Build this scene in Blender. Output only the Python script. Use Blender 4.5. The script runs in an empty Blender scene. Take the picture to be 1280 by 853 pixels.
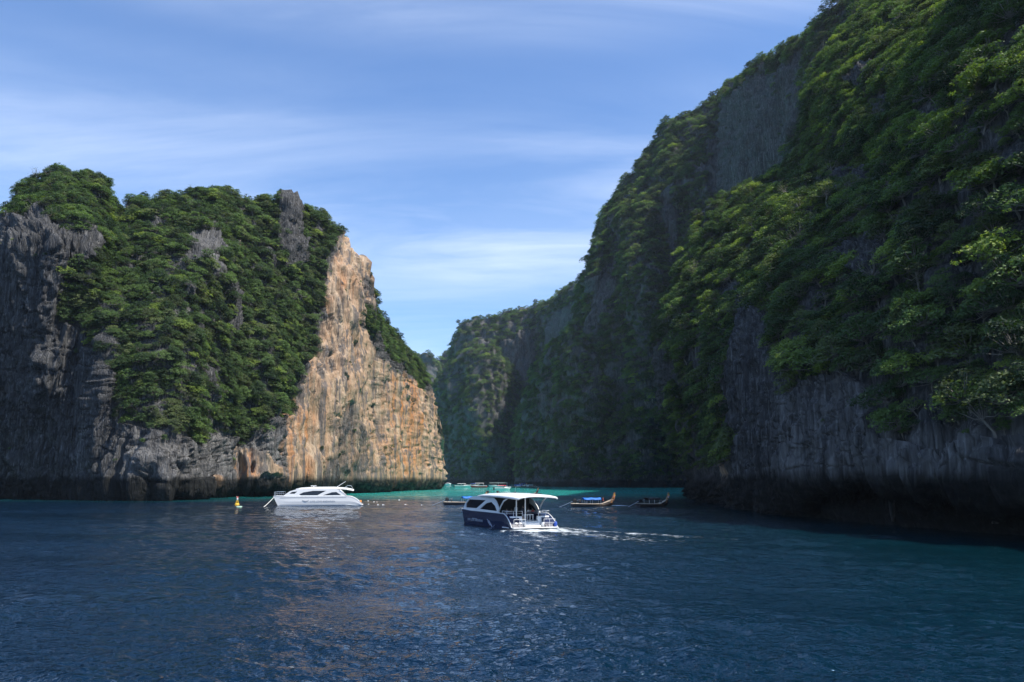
import bpy, bmesh, math, random
import numpy as np
from mathutils import Vector, Matrix

random.seed(7)
rng = np.random.default_rng(7)
R = math.radians
scene = bpy.context.scene
COL = scene.collection

# ------------------------------------------------------------------ camera
CAM_H, FPX, TILT = 5.5, 1000.0, R(9.815)
cam_data = bpy.data.cameras.new('camera')
cam_data.sensor_width = 36.0
cam_data.lens = 36.0 * FPX / 1280.0
cam_data.clip_start = 0.5
cam_data.clip_end = 20000.0
cam = bpy.data.objects.new('camera', cam_data)
COL.objects.link(cam)
cam.location = (0, 0, CAM_H)
cam.rotation_euler = (R(90) + TILT, 0, 0)
scene.camera = cam

# ------------------------------------------------------------------ sun, sky, exposure
SUN_AZ, SUN_EL = R(113.0), R(57.5)            # clockwise from +Y (the way the camera looks)
sun_dir = Vector((math.sin(SUN_AZ) * math.cos(SUN_EL), math.cos(SUN_AZ) * math.cos(SUN_EL), math.sin(SUN_EL)))
sun_data = bpy.data.lights.new('sun', 'SUN')
sun_data.energy = 4.9
sun_data.angle = R(0.53)
sun_data.color = (1.0, 0.94, 0.84)
sun = bpy.data.objects.new('sun', sun_data)
COL.objects.link(sun)
sun.rotation_euler = sun_dir.to_track_quat('Z', 'Y').to_euler()
sun.location = (200, -100, 400)

world = bpy.data.worlds.new('World')
scene.world = world
world.use_nodes = True


class NT:
    """small helper for node trees"""
    def __init__(self, tree):
        self.t = tree
        tree.nodes.clear()

    def n(self, typ, ins=None, **props):
        nd = self.t.nodes.new(typ)
        for k, v in props.items():
            setattr(nd, k, v)
        for k, v in (ins or {}).items():
            s = nd.inputs[k]
            if isinstance(v, bpy.types.NodeSocket):
                self.t.links.new(v, s)
            else:
                s.default_value = v
        return nd

    def math(self, op, a, b=None, c=None, clamp=False):
        ins = {0: a}
        if b is not None:
            ins[1] = b
        if c is not None:
            ins[2] = c
        return self.n('ShaderNodeMath', ins, operation=op, use_clamp=clamp).outputs[0]

    def mix(self, fac, a, b, blend='MIX'):
        nd = self.n('ShaderNodeMix', data_type='RGBA', blend_type=blend)
        for s, v in ((nd.inputs['Factor'], fac), (nd.inputs[6], a), (nd.inputs[7], b)):
            if isinstance(v, bpy.types.NodeSocket):
                self.t.links.new(v, s)
            else:
                s.default_value = v if not isinstance(v, tuple) or len(v) == 4 else (*v, 1)
        return nd.outputs[2]

    def ramp(self, fac, stops, interp='LINEAR'):
        nd = self.n('ShaderNodeValToRGB', {0: fac})
        cr = nd.color_ramp
        cr.interpolation = interp
        while len(cr.elements) < len(stops):
            cr.elements.new(0.5)
        for e, (p, c) in zip(cr.elements, stops):
            e.position = p
            e.color = (c, c, c, 1) if isinstance(c, (int, float)) else (*c, 1)
        return nd.outputs[0]

    def noise(self, vec, scale, detail=4, rough=0.5, dist=0.0):
        return self.n('ShaderNodeTexNoise', {'Vector': vec, 'Scale': scale, 'Detail': detail,
                                             'Roughness': rough, 'Distortion': dist}).outputs[0]

    def mapping(self, vec, scale=(1, 1, 1), loc=(0, 0, 0), rot=(0, 0, 0)):
        return self.n('ShaderNodeMapping', {'Vector': vec, 'Scale': scale, 'Location': loc, 'Rotation': rot}).outputs[0]


def build_world():
    w = NT(world.node_tree)
    sky = w.n('ShaderNodeTexSky', sky_type='NISHITA', sun_disc=False, sun_elevation=SUN_EL, sun_rotation=SUN_AZ,
              altitude=0.0, air_density=1.0, dust_density=0.6, ozone_density=3.0).outputs[0]
    co = w.n('ShaderNodeTexCoord').outputs['Generated']
    sep = w.n('ShaderNodeSeparateXYZ', {0: co})
    zz = w.math('MAXIMUM', sep.outputs[2], 0.0)
    zp = w.math('ADD', zz, 0.12)
    plane = w.n('ShaderNodeCombineXYZ', {0: w.math('DIVIDE', sep.outputs[0], zp), 1: w.math('DIVIDE', sep.outputs[1], zp)}).outputs[0]
    # thin high cirrus: a soft veil in a broad low band, with a finer streaky grain
    veil = w.noise(w.mapping(plane, (0.42, 0.95, 1), (1.30, 2.05, 0), (0, 0, R(9))), 1.0, 4, 0.5, 0.35)
    wisp = w.noise(w.mapping(plane, (0.50, 1.5, 1), (0.4, 1.7, 0), (0, 0, R(-12))), 1.6, 10, 0.62, 0.7)
    band = w.ramp(zz, [(0.0, 0.35), (0.20, 0.60), (0.31, 1.0), (0.39, 0.9), (0.44, 0.22), (0.48, 0.10), (0.53, 0.45), (0.60, 0.2)], 'EASE')
    veil = w.ramp(veil, [(0.34, 0.22), (0.60, 1.0)])
    wisp = w.ramp(wisp, [(0.34, 0.18), (0.70, 1.0)])
    cover = w.math('MULTIPLY', w.math('MULTIPLY', veil, wisp), w.math('MULTIPLY', band, 0.72), clamp=True)
    sky_c = w.mix(1.0, sky, (0.80, 1.00, 1.24), 'MULTIPLY')
    cloud = w.mix(cover, sky_c, (6.6, 7.3, 8.6))
    bg = w.n('ShaderNodeBackground', {'Color': cloud, 'Strength': 0.135})
    w.n('ShaderNodeOutputWorld', {'Surface': bg.outputs[0]})


build_world()
scene.view_settings.view_transform = 'Standard'
scene.view_settings.look = 'None'
scene.view_settings.gamma = 1.0
scene.view_settings.exposure = 0.38
scene.cycles.use_denoising = True
scene.cycles.max_bounces = 6
scene.cycles.diffuse_bounces = 3
scene.cycles.glossy_bounces = 3
scene.cycles.transmission_bounces = 3
scene.cycles.volume_bounces = 1
scene.cycles.transparent_max_bounces = 8
scene.cycles.caustics_reflective = False
scene.cycles.caustics_refractive = False
scene.cycles.sample_clamp_indirect = 6.0


# ------------------------------------------------------------------ pixel -> place
CT, ST = math.cos(TILT), math.sin(TILT)


def ray(px, py):
    """direction through a photo pixel, scaled so that its y (distance ahead) is 1"""
    a = (np.asarray(px, float) - 640.0) / FPX
    b = (426.5 - np.asarray(py, float)) / FPX
    y = CT - ST * b
    z = ST + CT * b
    return np.stack([a / y, np.ones_like(a + b), z / y], -1)


def place(px, py, D):
    return ray(px, py) * np.asarray(D, float)[..., None] + np.array([0, 0, CAM_H])


def ground(px, py, z=0.0):
    d = ray(px, py)
    t = (z - CAM_H) / d[..., 2]
    return d * t[..., None] + np.array([0, 0, CAM_H])


def project(P):
    P = np.asarray(P, float) - np.array([0, 0, CAM_H])
    y = P[..., 1] * CT + P[..., 2] * ST
    z = -P[..., 1] * ST + P[..., 2] * CT
    return 640 + FPX * P[..., 0] / y, 426.5 - FPX * z / y, y


# ------------------------------------------------------------------ numpy noise
_perm = rng.permutation(512)
_perm = np.concatenate([_perm, _perm, _perm])
_g = rng.normal(size=(512, 3))
_g /= np.linalg.norm(_g, axis=1)[:, None]


def perlin(P):
    P = np.asarray(P, float)
    i = np.floor(P).astype(int)
    f = P - i
    i &= 511
    u = f * f * f * (f * (f * 6 - 15) + 10)
    out = 0
    for dx in (0, 1):
        for dy in (0, 1):
            for dz in (0, 1):
                h = _perm[_perm[_perm[(i[..., 0] + dx) & 511] + ((i[..., 1] + dy) & 511)] + ((i[..., 2] + dz) & 511)]
                g = _g[h & 511]
                w = (u[..., 0] if dx else 1 - u[..., 0]) * (u[..., 1] if dy else 1 - u[..., 1]) * (u[..., 2] if dz else 1 - u[..., 2])
                out = out + w * (g[..., 0] * (f[..., 0] - dx) + g[..., 1] * (f[..., 1] - dy) + g[..., 2] * (f[..., 2] - dz))
    return out * 1.5


def fbm(P, s, oct=4, gain=0.5, off=0.0):
    P = np.asarray(P) / np.asarray(s, float) + off
    a, t = 1.0, 0
    for k in range(oct):
        t = t + a * perlin(P)
        P = P * 2.03 + 17.3
        a *= gain
    return t


def ridged(P, s, oct=3, off=0.0):
    P = np.asarray(P) / np.asarray(s, float) + off
    a, t = 1.0, 0
    for k in range(oct):
        t = t + a * (1 - 2 * np.abs(perlin(P)))
        P = P * 2.1 + 9.1
        a *= 0.5
    return t


def smooth(a, b, x):
    t = np.clip((x - a) / (b - a), 0, 1)
    return t * t * (3 - 2 * t)


def in_poly(px, py, poly):
    """signed-ish soft inside test: 1 inside, 0 outside"""
    poly = np.asarray(poly, float)
    ins = np.zeros(np.shape(px), bool)
    n = len(poly)
    for k in range(n):
        x0, y0 = poly[k]
        x1, y1 = poly[(k + 1) % n]
        c = ((y0 > py) != (y1 > py)) & (px < (x1 - x0) * (py - y0) / ((y1 - y0) if y1 != y0 else 1e-9) + x0)
        ins ^= c
    return ins


def poly_mask(px, py, polys, P, wob=10.0, s=9.0):
    """inside any polygon, with a wandering edge"""
    qx = px + wob * fbm(P, s, 3, off=3.1)
    qy = py + wob * fbm(P, s, 3, off=8.7)
    m = np.zeros(np.shape(px), bool)
    for p in polys:
        m |= in_poly(qx, qy, p)
    return m.astype(float)


# ------------------------------------------------------------------ objects
def tag(o, label=None, cat=None, group=None, kind=None):
    for k, v in (('label', label), ('category', cat), ('group', group), ('kind', kind)):
        if v:
            o[k] = v
    return o


def mesh_np(name, V, F, smooth_shade=True):
    """mesh from numpy arrays; F is (n,3) or (n,4)"""
    V = np.ascontiguousarray(V, np.float32)
    F = np.ascontiguousarray(F, np.int32)
    me = bpy.data.meshes.new(name)
    n, k = F.shape
    me.vertices.add(len(V))
    me.vertices.foreach_set('co', V.ravel())
    me.loops.add(n * k)
    me.loops.foreach_set('vertex_index', F.ravel())
    me.polygons.add(n)
    me.polygons.foreach_set('loop_start', np.arange(0, n * k, k, dtype=np.int32))
    me.polygons.foreach_set('loop_total', np.full(n, k, np.int32))
    me.polygons.foreach_set('use_smooth', np.full(n, smooth_shade, bool))
    me.update(calc_edges=True)
    return me


def link(name, me, mat=None, parent=None):
    o = bpy.data.objects.new(name, me)
    COL.objects.link(o)
    if mat is not None:
        me.materials.clear()
        me.materials.append(mat)
    if parent is not None:
        o.parent = parent
    return o


def empty(name, loc=(0, 0, 0), rz=0.0):
    o = bpy.data.objects.new(name, None)
    COL.objects.link(o)
    o.empty_display_size = 0.3
    o.location = loc
    o.rotation_euler = (0, 0, rz)
    return o


def attr(me, name, vals):
    a = me.attributes.new(name, 'FLOAT', 'POINT')
    a.data.foreach_set('value', np.ascontiguousarray(vals, np.float32))


def new_mat(name):
    m = bpy.data.materials.new(name)
    m.use_nodes = True
    return m, NT(m.node_tree)


def flat_mat(name, col, rough=0.5, metal=0.0, var=0.08, scale=3.0, spec=0.5, bump=0.0):
    """painted or plain material with a little wear"""
    m, t = new_mat(name)
    co = t.n('ShaderNodeTexCoord').outputs['Object']
    nz = t.noise(co, scale, 5, 0.6)
    c = t.mix(t.ramp(nz, [(0.3, 0.0), (0.7, 1.0)]), tuple(x * (1 - var) for x in col), tuple(min(1, x * (1 + var)) for x in col))
    b = t.n('ShaderNodeBsdfPrincipled', {'Base Color': c, 'Roughness': rough, 'Metallic': metal, 'Specular IOR Level': spec})
    if bump:
        t.t.links.new(t.n('ShaderNodeBump', {'Height': nz, 'Strength': bump, 'Distance': 0.05}).outputs[0], b.inputs['Normal'])
    t.n('ShaderNodeOutputMaterial', {'Surface': b.outputs[0]})
    return m


# ------------------------------------------------------------------ rock, foliage, water materials
def rock_material():
    m, t = new_mat('limestone')
    pos = t.n('ShaderNodeNewGeometry').outputs['Position']
    ochre = t.n('ShaderNodeAttribute', attribute_name='ochre').outputs['Fac']
    pale = t.n('ShaderNodeAttribute', attribute_name='pale').outputs['Fac']
    stain_shade = t.n('ShaderNodeAttribute', attribute_name='stain_shade').outputs['Fac']
    rusty = t.n('ShaderNodeAttribute', attribute_name='rusty').outputs['Fac']
    tide_shade = t.n('ShaderNodeAttribute', attribute_name='tide_shade').outputs['Fac']
    streak = t.noise(t.mapping(pos, (0.55, 0.55, 0.035)), 1.0, 6, 0.62, 0.6)
    streak2 = t.noise(t.mapping(pos, (0.16, 0.16, 0.02), (31, 7, 3)), 1.0, 5, 0.6, 0.8)
    fine = t.noise(t.mapping(pos, (1, 1, 0.12)), 1.4, 8, 0.68)
    blot = t.noise(t.mapping(pos, (1, 1, 0.6), (5, 80, 2)), 0.11, 5, 0.6)
    grey = t.mix(t.ramp(streak, [(0.30, 0.0), (0.72, 1.0)]), (0.045, 0.046, 0.05), (0.20, 0.195, 0.185))
    grey = t.mix(t.ramp(fine, [(0.35, 0.0), (0.65, 1.0)]), t.mix(0.55, grey, (0.02, 0.02, 0.022)), grey)
    grey = t.mix(t.math('MULTIPLY', pale, t.ramp(streak, [(0.35, 0.0), (0.65, 0.6)])), grey, (0.30, 0.29, 0.28))
    thin = t.noise(t.mapping(pos, (2.2, 2.2, 0.10), (13, 2, 5)), 1.0, 5, 0.6, 0.5)
    grey = t.mix(t.ramp(thin, [(0.50, 0.0), (0.68, 0.65)]), grey, (0.38, 0.37, 0.36))
    crack = t.n('ShaderNodeTexVoronoi', {'Vector': t.mapping(t.n('ShaderNodeVectorMath', {0: pos, 1: t.n('ShaderNodeTexNoise', {'Vector': pos, 'Scale': 0.6, 'Detail': 3.0}).outputs['Color']}, operation='ADD').outputs[0], (0.62, 0.62, 0.13)), 'Scale': 1.0}, feature='DISTANCE_TO_EDGE').outputs['Distance']
    grey = t.mix(t.ramp(crack, [(0.0, 0.38), (0.045, 0.0)]), grey, (0.012, 0.012, 0.013))
    grey = t.mix(t.math('MULTIPLY', stain_shade, 0.68), grey, (0.016, 0.018, 0.021))  # part lichen staining, part deeper shade put into the rock colour
    cream = t.mix(t.ramp(streak, [(0.32, 0.0), (0.66, 1.0)]), (0.26, 0.185, 0.125), (0.55, 0.435, 0.315))
    rust = t.mix(t.math('MULTIPLY', t.ramp(streak2, [(0.36, 0.05), (0.62, 1.0)]), t.math('ADD', 0.34, t.math('MULTIPLY', rusty, 0.66))), cream, (0.47, 0.20, 0.07))
    rust = t.mix(t.ramp(fine, [(0.28, 0.35), (0.42, 0.0)]), rust, (0.12, 0.10, 0.085))
    drip = t.noise(t.mapping(pos, (0.42, 0.42, 0.018), (3, 61, 9)), 1.0, 4, 0.55, 0.4)
    rust = t.mix(t.ramp(drip, [(0.49, 0.0), (0.58, 0.88)]), rust, (0.13, 0.12, 0.115))
    o = t.math('ADD', ochre, t.math('MULTIPLY', t.math('SUBTRACT', blot, 0.5), 1.1))
    col = t.mix(t.ramp(o, [(0.30, 0.0), (0.66, 1.0)]), grey, rust)
    band_noise = t.noise(t.mapping(pos, (0.5, 0.5, 0.9)), 1.0, 4, 0.6)
    tf = t.math('MULTIPLY', tide_shade, t.ramp(band_noise, [(0.25, 0.7), (0.6, 1.0)]))
    col = t.mix(tf, col, (0.013, 0.014, 0.013))  # wet algae near the water, plus notch and cave shade painted in
    h1 = t.noise(t.mapping(pos, (1, 1, 0.22)), 0.9, 10, 0.72, 0.5)
    vor = t.n('ShaderNodeTexVoronoi', {'Vector': t.mapping(pos, (1.1, 1.1, 0.16)), 'Scale': 0.9}, feature='DISTANCE_TO_EDGE').outputs['Distance']
    h = t.math('ADD', h1, t.math('MULTIPLY', t.math('MINIMUM', vor, 0.18), 1.2))
    bump = t.n('ShaderNodeBump', {'Height': h, 'Strength': t.math('SUBTRACT', 1.0, t.math('MULTIPLY', ochre, 0.38)), 'Distance': 1.3}).outputs[0]
    b = t.n('ShaderNodeBsdfPrincipled', {'Base Color': col, 'Roughness': 0.9, 'Specular IOR Level': 0.25, 'Normal': bump})
    t.n('ShaderNodeOutputMaterial', {'Surface': b.outputs[0]})
    return m


def leaf_material(name, dark, light, yellow):
    m, t = new_mat(name)
    rnd = t.n('ShaderNodeObjectInfo').outputs['Random']
    co = t.n('ShaderNodeTexCoord').outputs['Object']
    nz = t.noise(co, 3.2, 3, 0.6)
    c = t.mix(t.ramp(rnd, [(0.0, 0.0), (0.75, 0.75), (1.0, 1.0)]), dark, light)
    lush = t.math('MULTIPLY', t.ramp(nz, [(0.38, 0.15), (0.70, 1.0)]), t.ramp(rnd, [(0.30, 0.05), (0.95, 1.0)]))
    c = t.mix(lush, c, yellow)
    d = t.n('ShaderNodeBsdfPrincipled', {'Base Color': c, 'Roughness': 0.55, 'Specular IOR Level': 0.35})
    tc = t.mix(1.0, c, (1.15, 1.25, 0.45), 'MULTIPLY')
    tr = t.n('ShaderNodeBsdfTranslucent', {'Color': tc})
    s = t.n('ShaderNodeMixShader', {0: 0.42, 1: d.outputs[0], 2: tr.outputs[0]})
    t.n('ShaderNodeOutputMaterial', {'Surface': s.outputs[0]})
    return m


def bark_material():
    m, t = new_mat('bark')
    co = t.n('ShaderNodeTexCoord').outputs['Object']
    nz = t.noise(t.mapping(co, (9, 9, 2)), 2.0, 6, 0.6)
    c = t.mix(nz, (0.10, 0.085, 0.07), (0.34, 0.31, 0.27))
    b = t.n('ShaderNodeBsdfPrincipled', {'Base Color': c, 'Roughness': 0.85,
            'Normal': t.n('ShaderNodeBump', {'Height': nz, 'Strength': 0.5, 'Distance': 0.03}).outputs[0]})
    t.n('ShaderNodeOutputMaterial', {'Surface': b.outputs[0]})
    return m


def water_material():
    m, t = new_mat('sea_water')
    pos = t.n('ShaderNodeNewGeometry').outputs['Position']
    shallow = t.n('ShaderNodeAttribute', attribute_name='shallow').outputs['Fac']
    foam = t.n('ShaderNodeAttribute', attribute_name='foam').outputs['Fac']
    big = t.noise(pos, 0.03, 3, 0.5)
    deep = t.mix(big, (0.001, 0.010, 0.028), (0.0015, 0.017, 0.036))
    side = t.n('ShaderNodeSeparateXYZ', {0: pos}).outputs[0]
    deep = t.mix(t.n('ShaderNodeMapRange', {0: side, 1: 0.0, 2: 34.0}).outputs[0], deep, (0.001, 0.017, 0.025))
    body = t.mix(shallow, deep, (0.025, 0.33, 0.29))
    # ripples: two grains of relief, the small one only matters near by
    r1 = t.noise(t.mapping(pos, (1.0, 1.5, 1), (0, 0, 0), (0, 0, R(24))), 1.15, 2, 0.45, 0.2)
    r2 = t.noise(t.mapping(pos, (1.0, 1.4, 1), (9, 4, 0), (0, 0, R(-12))), 4.2, 2, 0.5, 0.2)
    h = t.math('ADD', t.math('MULTIPLY', r1, 0.42), t.math('MULTIPLY', r2, 0.30))
    calm = t.ramp(t.noise(t.mapping(pos, (0.6, 1.6, 1), (2, 3, 0)), 0.035, 3, 0.5), [(0.38, 0.35), (0.62, 1.0)])
    bump = t.n('ShaderNodeBump', {'Height': h, 'Strength': calm, 'Distance': 0.55}).outputs[0]
    b = t.n('ShaderNodeBsdfPrincipled', {'Base Color': body, 'Roughness': 0.025, 'IOR': 1.333, 'Specular IOR Level': t.math('SUBTRACT', 0.5, t.math('MULTIPLY', shallow, 0.32)), 'Normal': bump})
    fn = t.noise(pos, 1.3, 7, 0.7, 0.5)
    ff = t.ramp(t.math('ADD', t.math('MULTIPLY', foam, 0.75), t.math('SUBTRACT', fn, 0.5)), [(0.22, 0.0), (0.48, 1.0)])
    ff = t.math('MULTIPLY', ff, t.math('MINIMUM', t.math('MULTIPLY', foam, 4.0), 1.0))
    fb = t.n('ShaderNodeBsdfPrincipled', {'Base Color': (0.72, 0.78, 0.80, 1), 'Roughness': 0.8})
    s = t.n('ShaderNodeMixShader', {0: ff, 1: b.outputs[0], 2: fb.outputs[0]})
    t.n('ShaderNodeOutputMaterial', {'Surface': s.outputs[0]})
    return m


M_ROCK = rock_material()
M_BARK = bark_material()
M_LEAF = [leaf_material('leaf_green', (0.028, 0.060, 0.016, 1), (0.080, 0.150, 0.042, 1), (0.22, 0.32, 0.10, 1)),
          leaf_material('leaf_olive', (0.040, 0.060, 0.022, 1), (0.100, 0.140, 0.055, 1), (0.24, 0.29, 0.11, 1)),
          leaf_material('leaf_lime_sunlit', (0.075, 0.135, 0.03, 1), (0.18, 0.26, 0.05, 1), (0.36, 0.44, 0.10, 1)),  # lighter leaves, brightness of sunlit crowns put into the colour
          leaf_material('leaf_dark', (0.018, 0.042, 0.016, 1), (0.052, 0.102, 0.036, 1), (0.15, 0.23, 0.075, 1))]
M_SEA = water_material()


# ------------------------------------------------------------------ the sea
def build_sea():
    fine = np.linspace(R(-50), R(50), 420)
    rest = np.linspace(R(50), R(310), 60)[1:-1]
    th = np.concatenate([fine, rest])
    rs, r = [0.05], 0.05
    while r < 9000:
        r += max(0.09 if r > 14 else 0.5, 0.0062 * r if r < 1500 else 0.05 * r)
        rs.append(r)
    rs = np.array(rs)
    T, RR = np.meshgrid(th, rs)
    X, Y = RR * np.sin(T), RR * np.cos(T)
    step = np.maximum(np.gradient(rs)[:, None], 0.0042 * RR) * np.where(np.abs(np.where(T > math.pi, T - 2 * math.pi, T)) > R(50), 20, 1)
    Z = np.zeros_like(X)
    w = np.random.default_rng(3)
    for k in range(64):
        lam = 0.38 * (14.0 / 0.38) ** (k / 63.0)
        a = R(200) + w.normal() * 0.62
        amp = lam * 0.0150 * (1.0 if lam < 0.9 else (0.9 / lam) ** 0.8)
        kx, ky = math.sin(a) * 2 * math.pi / lam, math.cos(a) * 2 * math.pi / lam
        fade = np.clip((lam / step - 2.5) / 3.0, 0, 1)
        ph = w.uniform(0, 6.28)
        s = np.sin(kx * X + ky * Y + ph + 0.6 * np.sin(0.13 * X + 0.09 * Y + k))
        Z += amp * fade * (1 - 1.25 * np.abs(s) ** 1.4 + 0.6 * s) * 0.8
    P2 = np.stack([X, Y, np.zeros_like(X)], -1)
    Z *= np.clip(0.85 + 0.8 * fbm(P2, (24, 15, 1), 3), 0.35, 1.6)
    nr, nc = X.shape
    V = np.stack([X, Y, Z], -1).reshape(-1, 3)
    i, j = np.meshgrid(np.arange(nr - 1), np.arange(nc), indexing='ij')
    j2 = (j + 1) % nc
    F = np.stack([i * nc + j, (i + 1) * nc + j, (i + 1) * nc + j2, i * nc + j2], -1).reshape(-1, 4)[:, ::-1]


    me = mesh_np("sea", V, F)
    # pale sand in the lagoon mouth and along the island's foot makes the water turquoise
    wob = 26 * fbm(P2, (60, 40, 1), 3)
    far = smooth(190, 330, Y + wob)
    isl = 0.16 * smooth(46, 8, np.abs(X + 96 - (Y - 225) * 0.19 - 8) + 0.4 * wob) * smooth(215, 250, Y)
    sh = np.clip(np.maximum(far, isl), 0, 1)
    # foam: the ferry's wake and churned water at its stern
    fo = np.zeros_like(X)
    A, B = ground(690.0, 662.0), ground(868.0, 689.0)
    d = B[:2] - A[:2]
    L = np.hypot(*d)
    d /= L
    s = (X - A[0]) * d[0] + (Y - A[1]) * d[1]
    n = (X - A[0]) * -d[1] + (Y - A[1]) * d[0] + 0.9 * np.sin(s * 0.22)
    width = 2.0 + 0.14 * np.maximum(s, 0)
    fo += np.exp(-(n / width) ** 2) * smooth(-4, 0, s) * (0.36 * np.exp(-np.maximum(s, 0) / 8.0) + 0.22) * smooth(L + 12, L - 12, s)
    for sg in (-1, 1):                              # the two arms of the V
        fo += 0.34 * np.exp(-((n - sg * (2.2 + 0.30 * np.maximum(s, 0))) / (0.55 + 0.03 * np.maximum(s, 0))) ** 2) * smooth(-2, 3, s) * smooth(34, 8, s)
    S = ground(660.0, 665.5)
    fo += 0.62 * np.exp(-(((X - S[0]) / 3.4) ** 2 + ((Y - S[1] + 0.4) / 1.7) ** 2))
    sp = ground(775.0, 633.0)
    fo += 0.85 * np.exp(-(((X - sp[0]) / 2.0) ** 2 + ((Y - sp[1]) / 1.6) ** 2))
    far_w = ground(585.0, 613.6)
    fo += 0.45 * np.exp(-(((X - far_w[0]) / 22) ** 2 + ((Y - far_w[1]) / 5.0) ** 2))
    attr(me, 'shallow', sh.ravel())
    attr(me, 'foam', np.clip(fo, 0, 1).ravel())
    o = link('sea', me, M_SEA)
    tag(o, 'dark blue rippled sea turning turquoise at the lagoon mouth', 'sea', kind='structure')


build_sea()


# ------------------------------------------------------------------ cliffs
def hermite(t, V, tq):
    """shape-preserving cubic through V[k] at t[k], along axis 0"""
    t = np.asarray(t, float)
    d = (V[1:] - V[:-1]) / (t[1:] - t[:-1]).reshape(-1, *([1] * (V.ndim - 1)))
    m = np.zeros_like(V)
    m[0], m[-1] = d[0], d[-1]
    same = d[1:] * d[:-1] > 0
    hm = 2 * d[1:] * d[:-1] / np.where(np.abs(d[1:] + d[:-1]) < 1e-12, 1, d[1:] + d[:-1])
    m[1:-1] = np.where(same, hm, 0)
    k = np.clip(np.searchsorted(t, tq, 'right') - 1, 0, len(t) - 2)
    h = (t[k + 1] - t[k])
    x = ((tq - t[k]) / h).reshape(-1, *([1] * (V.ndim - 1)))
    h = h.reshape(x.shape)
    return ((1 + 2 * x) * (1 - x) ** 2 * V[k] + x * (1 - x) ** 2 * h * m[k]
            + x * x * (3 - 2 * x) * V[k + 1] + x * x * (x - 1) * h * m[k + 1])


def blur(m, n):
    for _ in range(n):
        m = m.copy()
        m[1:-1] = (m[:-2] + m[2:] + 2 * m[1:-1]) / 4
        m[:, 1:-1] = (m[:, :-2] + m[:, 2:] + 2 * m[:, 1:-1]) / 4
    return m


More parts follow.
